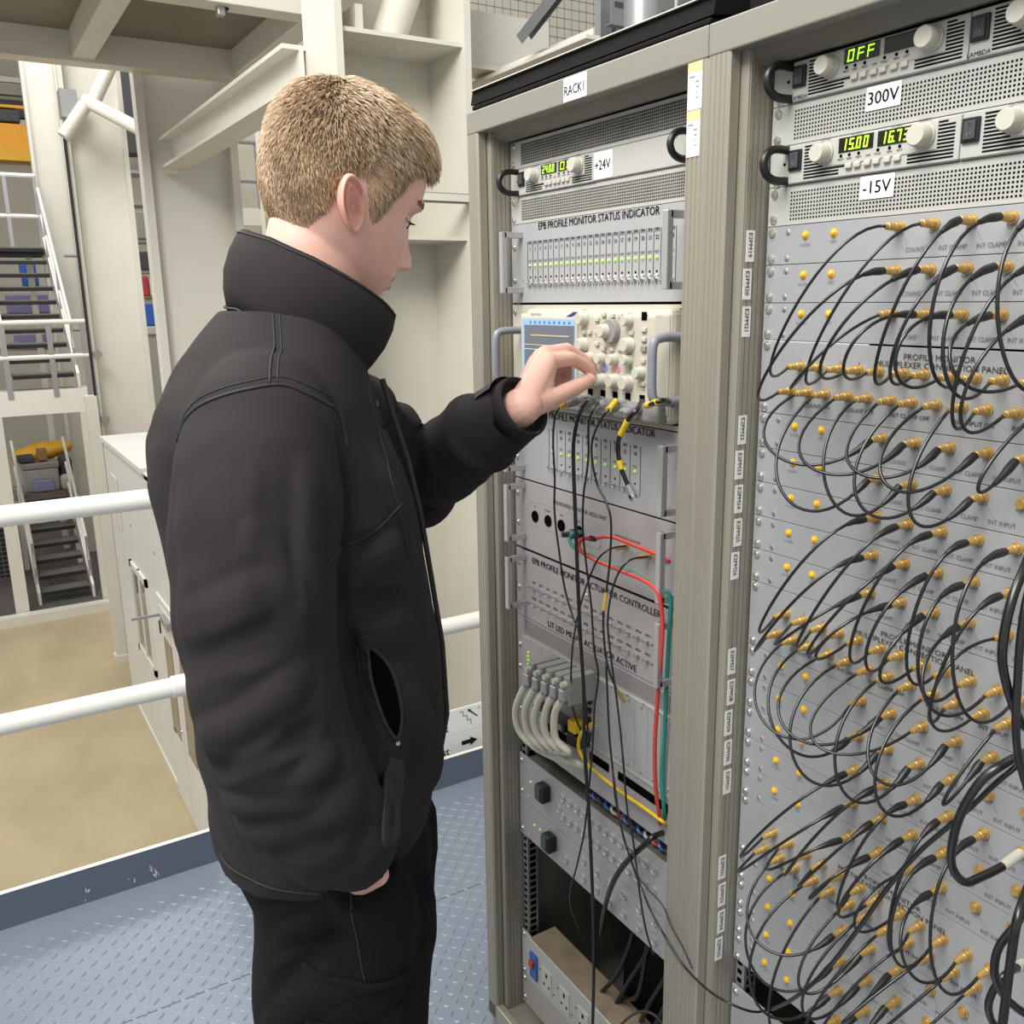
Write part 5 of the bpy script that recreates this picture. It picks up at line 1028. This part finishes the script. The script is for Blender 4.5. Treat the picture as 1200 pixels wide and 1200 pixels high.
# ears: fine sheets rooted on the head
def ear(s):
    m = MB(); rings_ = []
    c0 = (s * .0815, -.010, -.012)
    for rho in np.linspace(0.02, 1, 26):
        r_ = []
        for a in np.arange(48) * 2 * math.pi / 48:
            u = math.cos(a) * .0178 * rho; v = math.sin(a) * .0315 * rho
            u += -.004 * (v / .034) - .0; nb = 1 - .30 * max(0, -math.sin(a)) ** 1.5; u *= nb
            front = max(0, math.cos(a - .15)); low = max(0, -math.sin(a)) ** 2
            h = .0075 * G(rho - .9, .10) * (1 - .75 * front * (math.sin(a) < .45)) * (1 - .5 * low) + .0065 * G(rho - .6, .10) * (1 - front) * (1 - .8 * low) - .012 * G(math.hypot((u - .003) / .009, (v + .004) / .013), .9) + .004 * G(math.hypot((u - .0125) / .004, (v + .004) / .005), 1.)
            out = .010 - u * .55 + h                                   # the rear edge stands away from the head
            tz = math.radians(20); y = u * math.cos(tz) - v * math.sin(tz); z = u * math.sin(tz) + v * math.cos(tz)
            r_.append(HW(c0[0] + s * out - s * .004, c0[1] + y, c0[2] + z))
        rings_.append(r_)
    back = []
    for sc2, o2 in ((1.0, -.0035), (.86, -.014), (.7, -.030)):
        r_ = []
        for a in np.arange(48) * 2 * math.pi / 48:
            u = math.cos(a) * .0178 * sc2; v = math.sin(a) * .0315 * sc2; u += -.004 * (v / .034); u *= 1 - .30 * max(0, -math.sin(a)) ** 1.5
            tz = math.radians(20); y = u * math.cos(tz) - v * math.sin(tz); z = u * math.sin(tz) + v * math.cos(tz)
            r_.append(HW(c0[0] + s * (.010 - u * .55 + o2) - s * .004, c0[1] + y, c0[2] + z))
        back.append(r_)
    m.loft(rings_ + back).build('ear', 'ear_skin', man, smooth='full')
ear(1); ear(-1)
FB = BVHTree.FromPolygons([tuple(p) for p in co(bod)], [tuple(p.vertices) for p in bod.polygons]); _o = np.array(WP[man.name])
FB_off = np.zeros(3)
def face(x, z, off=.0004):               # drop a point straight back onto the face
    h = FB.ray_cast(Vector(HW(x, .16, z) - _o), Vector(-HF)); return np.array(h[0]) + _o + HF * off
for s in (-1, 1):
    p = face(s * .031, .0); c = p - HF * .0092; e = MB().lathe(c - HF * .012, HF, [(.012 - .012 * math.cos(t), .0118 * math.sin(t) + 1e-5) for t in np.linspace(0, math.pi, 14)], 20).build('eye', 'eye_white', man, smooth='full')
    MB().lathe(c + (HF * .0113 - HU * .003), HF - HU * .25, [(0, .0056), (.0008, .005), (.0012, .0001)], 16).build('iris', 'iris', e)
    lid = []
    for q in np.linspace(.15, 1.25, 8): lid.append([c + (HF * math.cos(q) + HU * math.sin(q)) * .0130 * math.cos(w3) + HR * .0150 * math.sin(w3) for w3 in np.linspace(-1.25, 1.25, 17)])
    MB().loft(lid, cap=False, closed=False).build('eyelid', 'skin', man, smooth='full')
    la = MB(); eb = MB()
    for k in range(26):
        w3 = -1.1 + 2.2 * k / 25; b = c + (HF * math.cos(.15) + HU * math.sin(.15)) * .0130 * math.cos(w3) + HR * .0150 * math.sin(w3); d = HF * .007 * math.cos(w3) + HR * .003 * math.sin(w3) - HU * .002
        la.tube([b - HF * .001, b + d * .6, b + d + HU * .0015], [.0005, .0004, .0002], 4)
    for k in range(90):
        u = rng.random(); x = s * (.014 + .034 * u); b = face(x, .0225 + .004 * math.sin(u * 2.6) + rng.normal(0, .0016), 0.); d = HR * s * .006 + HU * rng.normal(.0, .001) - HF * .002 * u
        eb.tube([b, b + d * .6 + HF * .001, b + d], [.0006, .0005, .0002], 4)
    stuff(la.build('eyelashes', 'lash', man)); stuff(eb.build('eyebrow', 'hair_deep', man))
for z0_, h_ in ((-.0668, .0042), (-.0785, .0048)):
    MB().loft([[face(x, z0_ + h_ * q * (1 - (abs(x) / .0225) ** 2) ** .6, .0005) for q in np.linspace(-1, 1, 7)] for x in np.linspace(-.0205, .0205, 17)], cap=False, closed=False).build('lip', 'lip', man, smooth='full')
# ---------------------------------------------------------------- hair
def hairline(th, z):                     # > 0 where hair grows; th = pi/2 is the front
    a = abs(((th - math.pi / 2 + math.pi) % (2 * math.pi)) - math.pi)      # 0 at the front, pi at the back
    lim = np.interp(a, [0, .55, .85, 1.05, 1.2, 1.33, 1.42, 1.60, 1.75, 1.95, 2.2, 2.6, 3.15], [.068, .066, .055, .040, .004, -.022, -.012, .024, .016, -.028, -.050, -.072, -.078])
    return z - lim
def hair_off(th, z):
    a = abs(((th - math.pi / 2 + math.pi) % (2 * math.pi)) - math.pi); t = np.clip(hairline(th, z) / .05, 0, 1)
    return (.0004 + .0055 * t ** .8 + .004 * np.clip((z - .05) / .05, 0, 1) + .004 * np.clip((z - .05) / .03, 0, 1) * G(a, .8))
NH = 240; zs = np.linspace(-.085, .1168, 130); ths = np.arange(NH) * 2 * math.pi / NH; sh_ = MB(); idx = {}
def hp(th, z, extra=0.):
    o = float(hair_off(th, z)) + extra; x, y = head_pt(np.array([th]), z, 0.); zc = .012; v = np.array((x[0], y[0], z - zc)); v = v / (np.linalg.norm(v) + 1e-9) * o
    lift = .002 * math.sin(th * 9 + z * 90) * math.sin(z * 140 + 2 * th)
    return HW(x[0] + v[0] * (1 + lift * 60), y[0] + v[1], z + v[2])
vs = []; fs = []
for i, z in enumerate(zs):
    for j, th in enumerate(ths): vs.append(hp(th, z))
for i in range(len(zs) - 1):
    for j in range(NH):
        k = (j + 1) % NH
        if hairline(ths[j], zs[i]) > -.001: fs.append((i * NH + j, i * NH + k, (i + 1) * NH + k, (i + 1) * NH + j))
vs.append(hp(0, .117)); top = len(vs) - 1
for j in range(NH): fs.append(((len(zs) - 1) * NH + j, (len(zs) - 1) * NH + (j + 1) % NH, top))
MB().add(vs, fs).build('hair', 'hair_root', man, smooth='full')
crown = HW(.01, -.05, .112)
strands = [MB(), MB(), MB()]; cnt = 0
while cnt < 24000:
    z = -.08 + .197 * rng.random(); th = rng.random() * 2 * math.pi
    if z > .085 and rng.random() > max(.25, 1 - (z - .085) * 24): continue
    hl = float(hairline(th, z))
    if hl < -.001: continue
    p = hp(th, z, -.0012); q = hp(th, z, .012); n_ = q - p; n_ /= np.linalg.norm(n_)
    d = p - crown; d -= n_ * (d @ n_); d /= np.linalg.norm(d) + 1e-6
    a = abs(((th - math.pi / 2 + math.pi) % (2 * math.pi)) - math.pi)
    if z > .02 and a < 1.6: d = d * .7 + HF * .8; d -= n_ * (d @ n_); d /= np.linalg.norm(d)
    wave = .25 * math.sin(8 * th + 60 * z); sd = np.cross(n_, d)
    d = d + sd * (wave + rng.normal(0, .22)); d /= np.linalg.norm(d)
    top_ = np.clip((z - .03) / .06, 0, 1); L_ = (.011 + .008 * top_ + .006 * (a < .9) * (z > .05)) * rng.uniform(.7, 1.2) * np.clip(hl / .02 + .45, .4, 1)
    w_ = .00062; up = .34 + .16 * top_
    e1 = p + (d * .55 + n_ * up * .5) * L_; e2 = p + (d * 1.0 + n_ * up * .55) * L_
    sd = np.cross(n_, d); b = strands[cnt % 3]
    b.add([p - sd * w_, p + sd * w_, e1 - sd * w_ * .8, e1 + sd * w_ * .8, e1 + n_ * w_, e2], [(0, 1, 3, 2), (2, 3, 5), (2, 4, 5), (4, 3, 5), (0, 2, 4), (1, 4, 3)]); cnt += 1
for b, m_ in zip(strands, ('hair', 'hair_light', 'hair_deep')): stuff(b.build('hair_strands', m_, man))
# fringe tuft leaning over the forehead
for k in range(3):
    b = MB()
    for i in range(150):
        x = rng.uniform(-.05, .055); a0 = HW(x, .086 - 6 * x * x, .080 + rng.uniform(-.012, .008)); L_ = rng.uniform(.018, .03)
        d = HF * .75 - HU * (.35 + .25 * rng.random()) + HR * rng.normal(0, .18); pts = [a0, a0 + (d + HU * .28) * L_ * .45, a0 + (d + HU * .05) * L_ * .8, a0 + d * L_ - HU * .003]
        b.tube(pts, [.0007, .0007, .0006, .0002], 4)
    stuff(b.build('fringe_strands', ('hair', 'hair_light', 'hair_deep')[k], man))
# nails
def nail(key, up, sz):
    a, b = np.array(HAND[key][2]), np.array(HAND[key][3]); d = (b - a) / np.linalg.norm(b - a); up = np.array(up, float); up -= d * (up @ d); up /= np.linalg.norm(up); sd = np.cross(d, up); c = b - d * .002
    r_ = {'idx': .0080, 'thumb': .0096, 'mid': .0082}[key]; R_ = []
    for t in np.linspace(-.006, .0075, 7): R_.append([c + d * t + (up * math.cos(q) + sd * math.sin(q)) * (r_ + .0004) * (1 if t < .006 else .92) for q in np.linspace(-.75, .75, 7)])
    MB().loft(R_, cap=False, closed=False).build('fingernail', 'nail', man, smooth='full')
nail('thumb', (.75, -.6, .25), 1); nail('idx', (.1, -.3, 1), 1); nail('mid', (-.2, -.1, 1), 1)
# ---------------------------------------------------------------- jacket
jm = MB()
JT = [(.905, -.150, .110, .178), (.93, -.152, .124, .186), (.956, -.152, .134, .190), (1.012, -.153, .149, .195), (1.058, -.159, .154, .197), (1.11, -.160, .157, .198), (1.17, -.157, .150, .196), (1.262, -.166, .138, .196), (1.345, -.174, .128, .2), (1.396, -.181, .112, .204), (1.443, -.177, .093, .204), (1.485, -.163, .084, .190), (1.525, -.138, .073, .155), (1.556, -.117, .066, .118), (1.585, -.09, .06, .085)]
zz_ = np.linspace(.905, 1.585, 40); JT = np.array(JT)
jm.loft([ring(NB, np.interp(z, JT[:, 0], JT[:, 3]), np.interp(z, JT[:, 0], JT[:, 1]), np.interp(z, JT[:, 0], JT[:, 2]), z, 64, 2.35, tilt=-.10 * np.clip((.99 - z) / .06, 0, 1)) for z in zz_])
def sleeve(pts, rad, seed, amp):
    P = spline(pts, 10); t = np.linspace(0, 1, len(P)); R_ = np.interp(np.linspace(0, len(pts) - 1, len(P)), np.arange(len(pts)), rad)
    jm.tube(P, R_, 36); return P, R_
RS = [(.10, -.03, 1.485), (.15, -.031, 1.462), (.192, -.034, 1.40), (.218, -.040, 1.32), (.234, -.038, 1.24), (.239, -.029, 1.165), (.237, -.008, 1.10), (.230, .012, 1.05), (.218, .036, 1.016), (.206, .052, .988)]
sleeve([BW(*p) for p in RS], [.066, .080, .084, .081, .078, .0765, .075, .070, .060, .048], 1, 0)
d_ = WR - EL; d_ = d_ / np.linalg.norm(d_)
LS = [BW(-.10, -.02, 1.475), BW(-.165, .0, 1.45), BW(-.19, .06, 1.395), EL + (BW(-.19, .06, 1.395) - EL) * .45, EL + np.array((.012, -.0, .0)), EL + d_ * .08 + (0, 0, -.006), EL + d_ * .17, WR - d_ * .055, WR - d_ * .012]
sleeve(LS, [.066, .082, .080, .072, .068, .0635, .058, .051, .044], 2, 0)
jk = remesh(jm, 'jacket', .0045, 4, .5)
v = co(jk); n_ = nor(jk); L_ = np.stack([(v - NB) @ RV, (v - NB) @ FV, v[:, 2]], 1); disp = np.zeros(len(v))
def segd(P, a, b):
    a, b = np.array(a, float), np.array(b, float); ab = b - a; t = np.clip(((P - a) @ ab) / (ab @ ab), 0, 1); return np.linalg.norm(P - (a + t[:, None] * ab), axis=1), t
def fold(a, b, s_, amp, P=None):
    global disp
    d, t = segd(L_ if P is None else P, a, b); disp = disp + amp * (np.exp(-(d / s_) ** 2) - .45 * np.exp(-((d - 1.25 * s_) / (.4 * s_)) ** 2)) * np.sin(np.clip(t, .03, .97) * math.pi) ** .5
# right sleeve folds (r, f, z)
for a, b, s_, am in (((.29, -.12, 1.16), (.31, .02, 1.245), .02, .006), ((.29, -.10, 1.14), (.31, .04, 1.20), .014, -.006), ((.29, -.03, 1.12), (.305, .05, 1.165), .018, .006), ((.29, -.10, 1.10), (.30, .00, 1.115), .016, .005), ((.28, -.08, 1.06), (.29, .07, 1.105), .022, .007), ((.28, -.04, 1.025), (.28, .09, 1.07), .013, -.006), ((.27, -.01, .995), (.27, .10, 1.045), .016, .005), ((.29, -.02, 1.38), (.305, .035, 1.26), .02, .006), ((.28, -.10, 1.29), (.31, .00, 1.34), .022, .004), ((.27, -.11, 1.25), (.31, -.01, 1.29), .02, -.004), ((.24, -.10, 1.40), (.29, -.05, 1.26), .022, .004), ((.25, .03, 1.44), (.28, .02, 1.28), .018, .005), ((.26, .0, 1.45), (.29, -.02, 1.3), .02, -.003), ((.2, -.11, 1.43), (.24, -.115, 1.25), .02, .005)):
    fold(a, b, s_, am * 1.2)
# body folds
for a, b, s_, am in (((.19, .04, 1.335), (.15, .12, 1.345), .012, -.004), ((.18, .035, 1.30), (.12, .14, 1.335), .02, .006), ((.19, .04, 1.27), (.13, .14, 1.26), .018, -.006), ((.19, .05, 1.24), (.12, .15, 1.22), .022, .005), ((.15, .10, 1.17), (.10, .155, 1.03), .02, .006), ((.16, .09, 1.12), (.12, .145, .97), .016, -.006), ((.12, .12, 1.1), (.07, .158, .95), .018, .006), ((.18, -.13, 1.35), (.19, -.12, 1.1), .025, -.006), ((.15, -.16, 1.25), (.19, -.13, 1.0), .025, .005), ((.18, -.14, 1.05), (.2, -.06, .95), .02, -.005), ((.1, -.16, 1.0), (.19, -.1, .93), .02, .005), ((.12, .10, 1.44), (.08, .11, 1.3), .02, .004), ((-.1, .12, 1.4), (-.05, .13, 1.2), .02, .004)):
    fold(a, b, s_, am * 1.6)
for b_ in (((.175, .055, 1.47), (.19, .035, 1.30)), ((.19, .035, 1.30), (.185, .06, 1.12)), ((.19, -.125, 1.40), (.19, -.115, 1.15))): fold(b_[0], b_[1], .014, -.010)
# left sleeve folds around the bent elbow, in world axes
for t0, s_, am in ((-.16, .012, .008), (-.125, .010, -.008), (-.095, .012, .008), (-.065, .010, -.008), (-.035, .012, .008), (-.005, .011, -.007), (.025, .013, .007), (.06, .012, -.005), (.10, .015, .004), (.15, .012, -.004), (.19, .012, .004)):
    if t0 < 0: ax_ = (BW(-.165, .0, 1.45) - EL); ax_ = ax_ / np.linalg.norm(ax_); c = EL - ax_ * t0
    else: ax_ = d_; c = EL + ax_ * t0
    pl = (v - c) @ ax_; rd = np.linalg.norm(v - c - np.outer(pl, ax_), axis=1); side = (v - c) @ np.array((.5, -.6, .3)) / .08
    disp += 1.5 * am * np.exp(-((pl + .02 * side) / s_) ** 2) * (rd < .095) * np.clip(.6 + .5 * np.sin(40 * t0 + side * 2), .15, 1)
disp += .0016 * np.sin(v[:, 0] * 31 + 2 * np.sin(v[:, 2] * 17)) * np.sin(v[:, 2] * 23 + v[:, 1] * 19) + .0009 * np.sin(v[:, 2] * 61 + v[:, 1] * 47 + 2 * np.sin(v[:, 0] * 40))
neckmask = np.clip((1.56 - v[:, 2]) / .03, 0, 1); setco(jk, v + n_ * (disp * neckmask)[:, None])
JB = BVHTree.FromPolygons([tuple(p) for p in co(jk)], [tuple(p.vertices) for p in jk.polygons])
finish(jk, 'jacket', 'jacket')
def on(bv, f_, z, off=.0008, side=1):    # tailor's projection: straight in from the wearer's right (or left)
    o = Vector(BW(side * .6, f_, z)); h = bv.ray_cast(o, Vector(-RV * side)); p = h[0] if h[0] is not None else Vector(BW(side * .19, f_, z)); return np.array(p + (h[1] * off if h[1] is not None else Vector((0, 0, 0))))
def seam(pts, r_=.0011, m_='jacket_trim', bv=None, name='seam', k=8):
    P = spline([(a, b, 0) for a, b in pts], k); Q = [on(bv or JB, a, b, .0003) for a, b, _ in P]; return MB().tube(np.array(Q), r_, 6).build(name, m_, man, smooth='full')
yoke = [(-.112, 1.458), (-.102, 1.479), (-.085, 1.494), (-.063, 1.504), (-.036, 1.511), (-.003, 1.514), (.022, 1.503), (.042, 1.487), (.051, 1.470), (.056, 1.44)]
seam(yoke, .0017); seam([(a * 1.0, b + .007) for a, b in yoke], .0008)
seam([(-.020, 1.585), (-.016, 1.552), (-.013, 1.516)], .0012); seam([(-.013, 1.585), (-.009, 1.552), (-.006, 1.516)], .0008)
cs = [(.036, 1.339), (.062, 1.342), (.086, 1.35), (.102, 1.359), (.112, 1.367)]; seam(cs, .0015); seam([(a, b - .006) for a, b in cs], .0008)
seam([(.078, 1.50), (.084, 1.463), (.095, 1.42), (.108, 1.36), (.118, 1.30)], .0012)
seam([(-.145, .965), (-.10, .945), (-.05, .93), (0, .92)], .0012)
# pocket: dark slit with zip tapes and a stitched tab
PL = [(.066, 1.222), (.0675, 1.191), (.0725, 1.163), (.082, 1.127), (.093, 1.102)]; PR = [(.071, 1.222), (.083, 1.203), (.0935, 1.179), (.0995, 1.147), (.0995, 1.121), (.094, 1.102)]
a = spline([(p[0], p[1], 0) for p in PL], 10); b = spline([(p[0], p[1], 0) for p in PR], 8); ts = np.linspace(0, 1, 26); R_ = []
for t in ts:
    p = [np.interp(t, np.linspace(0, 1, len(a)), a[:, k]) for k in (0, 1)]; q = [np.interp(t, np.linspace(0, 1, len(b)), b[:, k]) for k in (0, 1)]
    R_.append([on(JB, p[0] + (q[0] - p[0]) * s_, p[1] + (q[1] - p[1]) * s_, .0009) for s_ in np.linspace(0, 1, 7)])
MB().loft(R_, cap=False, closed=False).build('pocket_opening', 'hole_black', man, smooth='full')
seam(PL, .0028, 'jacket_trim', name='zip_tape'); seam(PR, .0030, 'jacket_trim', name='zip_tape'); seam([(p[0] - .011, p[1]) for p in PL], .0009)
def patch(pts, m_, name, bv=None, off=.0022, side=1):
    P = np.array(pts); c = P.mean(0); Q = spline([(p[0], p[1], 0) for p in list(pts) + [pts[0]]], 5)[:-1]
    R_ = [[on(bv or JB, c[0] + (q[0] - c[0]) * s_, c[1] + (q[1] - c[1]) * s_, o_, side) for q in Q] for s_, o_ in ((1.0, -.002), (1.0, off), (.97, off + .0006), (.6, off + .0006), (.02, off + .0006))]
    return MB().loft(R_, cap=False).build(name, m_, man, smooth='full')
patch([(.055, 1.237), (.070, 1.240), (.078, 1.226), (.062, 1.220)], 'jacket', 'pocket_tab')
patch([(.085, 1.085), (.097, 1.075), (.100, 1.055), (.095, 1.025), (.083, 1.020), (.074, 1.035), (.077, 1.065)], 'jacket_trim', 'cuff_strap')
MB().lathe(on(JB, .094, 1.098), RV, [(0, .003), (.003, .0025)], 10).build('zip_pull', 'alu', man)
# chest emblem on the left breast: small pale and blue stitching
for q, c_ in ((((.0, 1.468), (.0, 1.464)), 'label_white'), (((.0, 1.44), (.0, 1.437)), 'logo_blue')):
    m = MB()
    for k in range(5):
        o = Vector(BW(.012 - .009 * k, .5, q[0][1] - .001 * k)); h = JB.ray_cast(o, Vector(-FV)); p = np.array(h[0]) + FV * .0006
        m.add([p - RV * .004, p + RV * .004, p + RV * .004 + ZV * (.006 + .003 * (k % 2)), p - RV * .002 + ZV * .008], [(0, 1, 2, 3)])
    stuff(m.build('chest_emblem', c_, man))
# cuffs
def cuff(c, ax_, r_, name='cuff'):
    ax_ = np.array(ax_, float); ax_ /= np.linalg.norm(ax_); return MB().lathe(c, ax_, [(-.006, r_ * .86), (-.012, r_), (.012, r_ * .98), (.016, r_ * .93), (.012, r_ * .86), (-.0, r_ * .84)], 30).build(name, 'jacket', man, smooth='full')
cuff(WR - d_ * .012, d_, .0455)
for k in range(4):
    u_ = np.cross(d_, (0, 0, 1)); u_ /= np.linalg.norm(u_); w2 = np.cross(u_, d_); c = WR - d_ * (.045 + .0); P = [c + (u_ * math.cos(q) + w2 * math.sin(q)) * (.0505 - .0) + d_ * (.010 * k - .006) for q in np.linspace(.9, 2.4, 10)]
    if k in (0, 3): MB().tube(np.array(P), .0015, 6).build('strap_stitch', 'jacket_trim', man, smooth='full')
q_ = np.array([WR - d_ * (.05 - t) for t in (0,)]); R_ = []
for t in np.linspace(-.012, .022, 5): R_.append([WR - d_ * (.035 - t) + (u_ * math.cos(q) + w2 * math.sin(q)) * .0515 for q in np.linspace(.8, 2.5, 12)])
MB().loft(R_, cap=False, closed=False).build('cuff_strap', 'jacket_trim', man, smooth='full')
# collar, open at the throat
def collar_pt(a, h, o):
    """a = angle from the back (0) round to the throat, h = height 0..1, o = thickness offset"""
    base = np.array((.084 * math.sin(a), -.008 - .072 * math.cos(a) , 0)); bz = np.interp(abs(a), [0, .8, 1.57, 2.4, 3.0], [1.588, 1.585, 1.555, 1.515, 1.497])
    topp = np.array((.074 * math.sin(a), .028 - .088 * math.cos(a), 0)); tz = np.interp(abs(a), [0, .5, 1.0, 1.57, 2.2, 2.7, 3.0], [1.677, 1.674, 1.664, 1.642, 1.612, 1.588, 1.575])
    p = base * (1 - h) + topp * h; bul = .010 * math.sin(h * math.pi); out = np.array((math.sin(a), -math.cos(a), 0))
    p = p + out * (o + bul); return BW(p[0], p[1], bz + (tz - bz) * h)
cl = MB(); R_ = []
for a in np.linspace(-2.95, 2.95, 61): R_.append([collar_pt(a, h, o) for h, o in ((-.08, .002), (.25, .002), (.5, .002), (.75, .002), (.96, .001), (1.0, -.0025), (.96, -.006), (.6, -.006), (.2, -.006), (-.08, -.006))])
cl.loft(R_); cob = cl.build('collar', 'jacket', man, smooth='full')
MB().tube([collar_pt(a, .02, .0035) for a in np.linspace(-2.9, 2.9, 50)], .0016, 6).build('collar_seam', 'jacket_trim', man, smooth='full')
MB().tube([collar_pt(a, .965, .0012) for a in np.linspace(-2.93, 2.93, 50)], .0012, 6).build('collar_piping', 'jacket_trim', man, smooth='full')
for s in (-1, 1): MB().tube([collar_pt(s * 2.95, h, -.002) for h in np.linspace(0, 1, 8)], .0026, 6).build('zip_tape', 'jacket_trim', man, smooth='full')
MB().tube([BW(0, .095, 1.50), BW(0, .105, 1.46), BW(0, .122, 1.40), BW(0, .135, 1.33), BW(0, .145, 1.25), BW(0, .157, 1.15), BW(0, .16, 1.05), BW(0, .14, .95)], .004, 6).build('front_zip', 'jacket_trim', man, smooth='full')
# ---------------------------------------------------------------- trousers and boots
tm = MB(); TR = np.array([(.78, -.100, .128, .165), (.83, -.110, .134, .172), (.88, -.128, .132, .178), (.93, -.138, .122, .176), (1.0, -.135, .118, .168), (1.05, -.12, .11, .155)])
tm.loft([ring(NB, np.interp(z, TR[:, 0], TR[:, 3]), np.interp(z, TR[:, 0], TR[:, 1]), np.interp(z, TR[:, 0], TR[:, 2]), z, 48, 2.3) for z in np.linspace(.80, 1.05, 12)])
for s, df in ((1, 0.), (-1, .012)):
    tm.loft([ring(NB + RV * s * cx + FV * df, w_, b, f, z, 40, 2.2) for z, b, f, w_, cx in ((.05, -.085, .065, .072, .108), (.12, -.09, .065, .075, .107), (.3, -.10, .072, .080, .105), (.48, -.105, .092, .088, .1), (.60, -.112, .108, .094, .096), (.72, -.108, .124, .1, .092), (.80, -.1, .132, .1, .088), (.86, -.1, .13, .09, .082))])
tm.tube(spline([BW(.188, .044, .944), BW(.176, .055, .915), BW(.16, .06, .88), BW(.145, .055, .80)], 5), np.linspace(.047, .05, 16), 24); tr = remesh(tm, 'trousers', .006, 3, .5); v = co(tr); n_ = nor(tr); L_ = np.stack([(v - NB) @ RV, (v - NB) @ FV, v[:, 2]], 1); disp = np.zeros(len(v))
for a, b, s_, am in (((.17, -.10, .83), (.18, .03, .90), .018, .006), ((.17, -.11, .76), (.19, .02, .86), .016, -.006), ((.17, -.11, .71), (.18, .0, .8), .02, .006), ((.16, .05, .9), (.1, .13, .84), .018, .005), ((.17, .04, .94), (.12, .13, .93), .016, -.004), ((.15, -.12, .66), (.19, -.03, .72), .018, .005), ((.1, .12, .78), (.18, .05, .86), .02, .004)): fold(a, b, s_, am)
disp += .002 * np.sin(v[:, 2] * 33 + 2 * np.sin(v[:, 0] * 25)) * np.sin(v[:, 1] * 21 + v[:, 0] * 17)
setco(tr, v + n_ * disp[:, None]); TBV = BVHTree.FromPolygons([tuple(p) for p in co(tr)], [tuple(p.vertices) for p in tr.polygons]); finish(tr, 'trousers', 'trouser')
patch([(-.032, .822), (.0, .812), (.034, .804), (.066, .802), (.094, .801), (.092, .785), (.085, .765), (.073, .754), (.036, .747), (-.005, .755), (-.034, .771), (-.034, .80)], 'trouser', 'cargo_pocket_flap', TBV, .004)
patch([(-.03, .76), (.03, .745), (.085, .75), (.088, .69), (.085, .61), (.03, .60), (-.03, .61), (-.034, .69)], 'trouser', 'cargo_pocket', TBV, .002)
seam([(.034, .935), (.037, .88), (.04, .83), (.043, .805)], .0012, 'jacket_trim', TBV, 'side_seam'); seam([(.03, .945), (.05, .96), (.075, .985)], .0012, 'jacket_trim', TBV, 'pocket_seam')
for s in (-1, 1):
    bt = MB(); C0 = NB + RV * s * .11
    bt.loft([[C0 + RV * (w_ * math.cos(q)) + FV * ((f + b) / 2 + (f - b) / 2 * math.sin(q)) + ZV * z for q in np.arange(28) * 2 * math.pi / 28] for z, b, f, w_ in ((0, -.1, .175, .05), (.02, -.103, .18, .053), (.024, -.1, .178, .051), (.05, -.1, .17, .05), (.075, -.098, .13, .048), (.1, -.095, .06, .046), (.15, -.09, .045, .046), (.2, -.088, .05, .048))])
    o = bt.build('boot', 'boot', man, smooth=True)
    MB().loft([[C0 + RV * (.055 * math.cos(q)) + FV * (.037 + .145 * math.sin(q)) + ZV * z for q in np.arange(28) * 2 * math.pi / 28] for z in (0.0005, .018)]).build('sole', 'black_rubber', o)
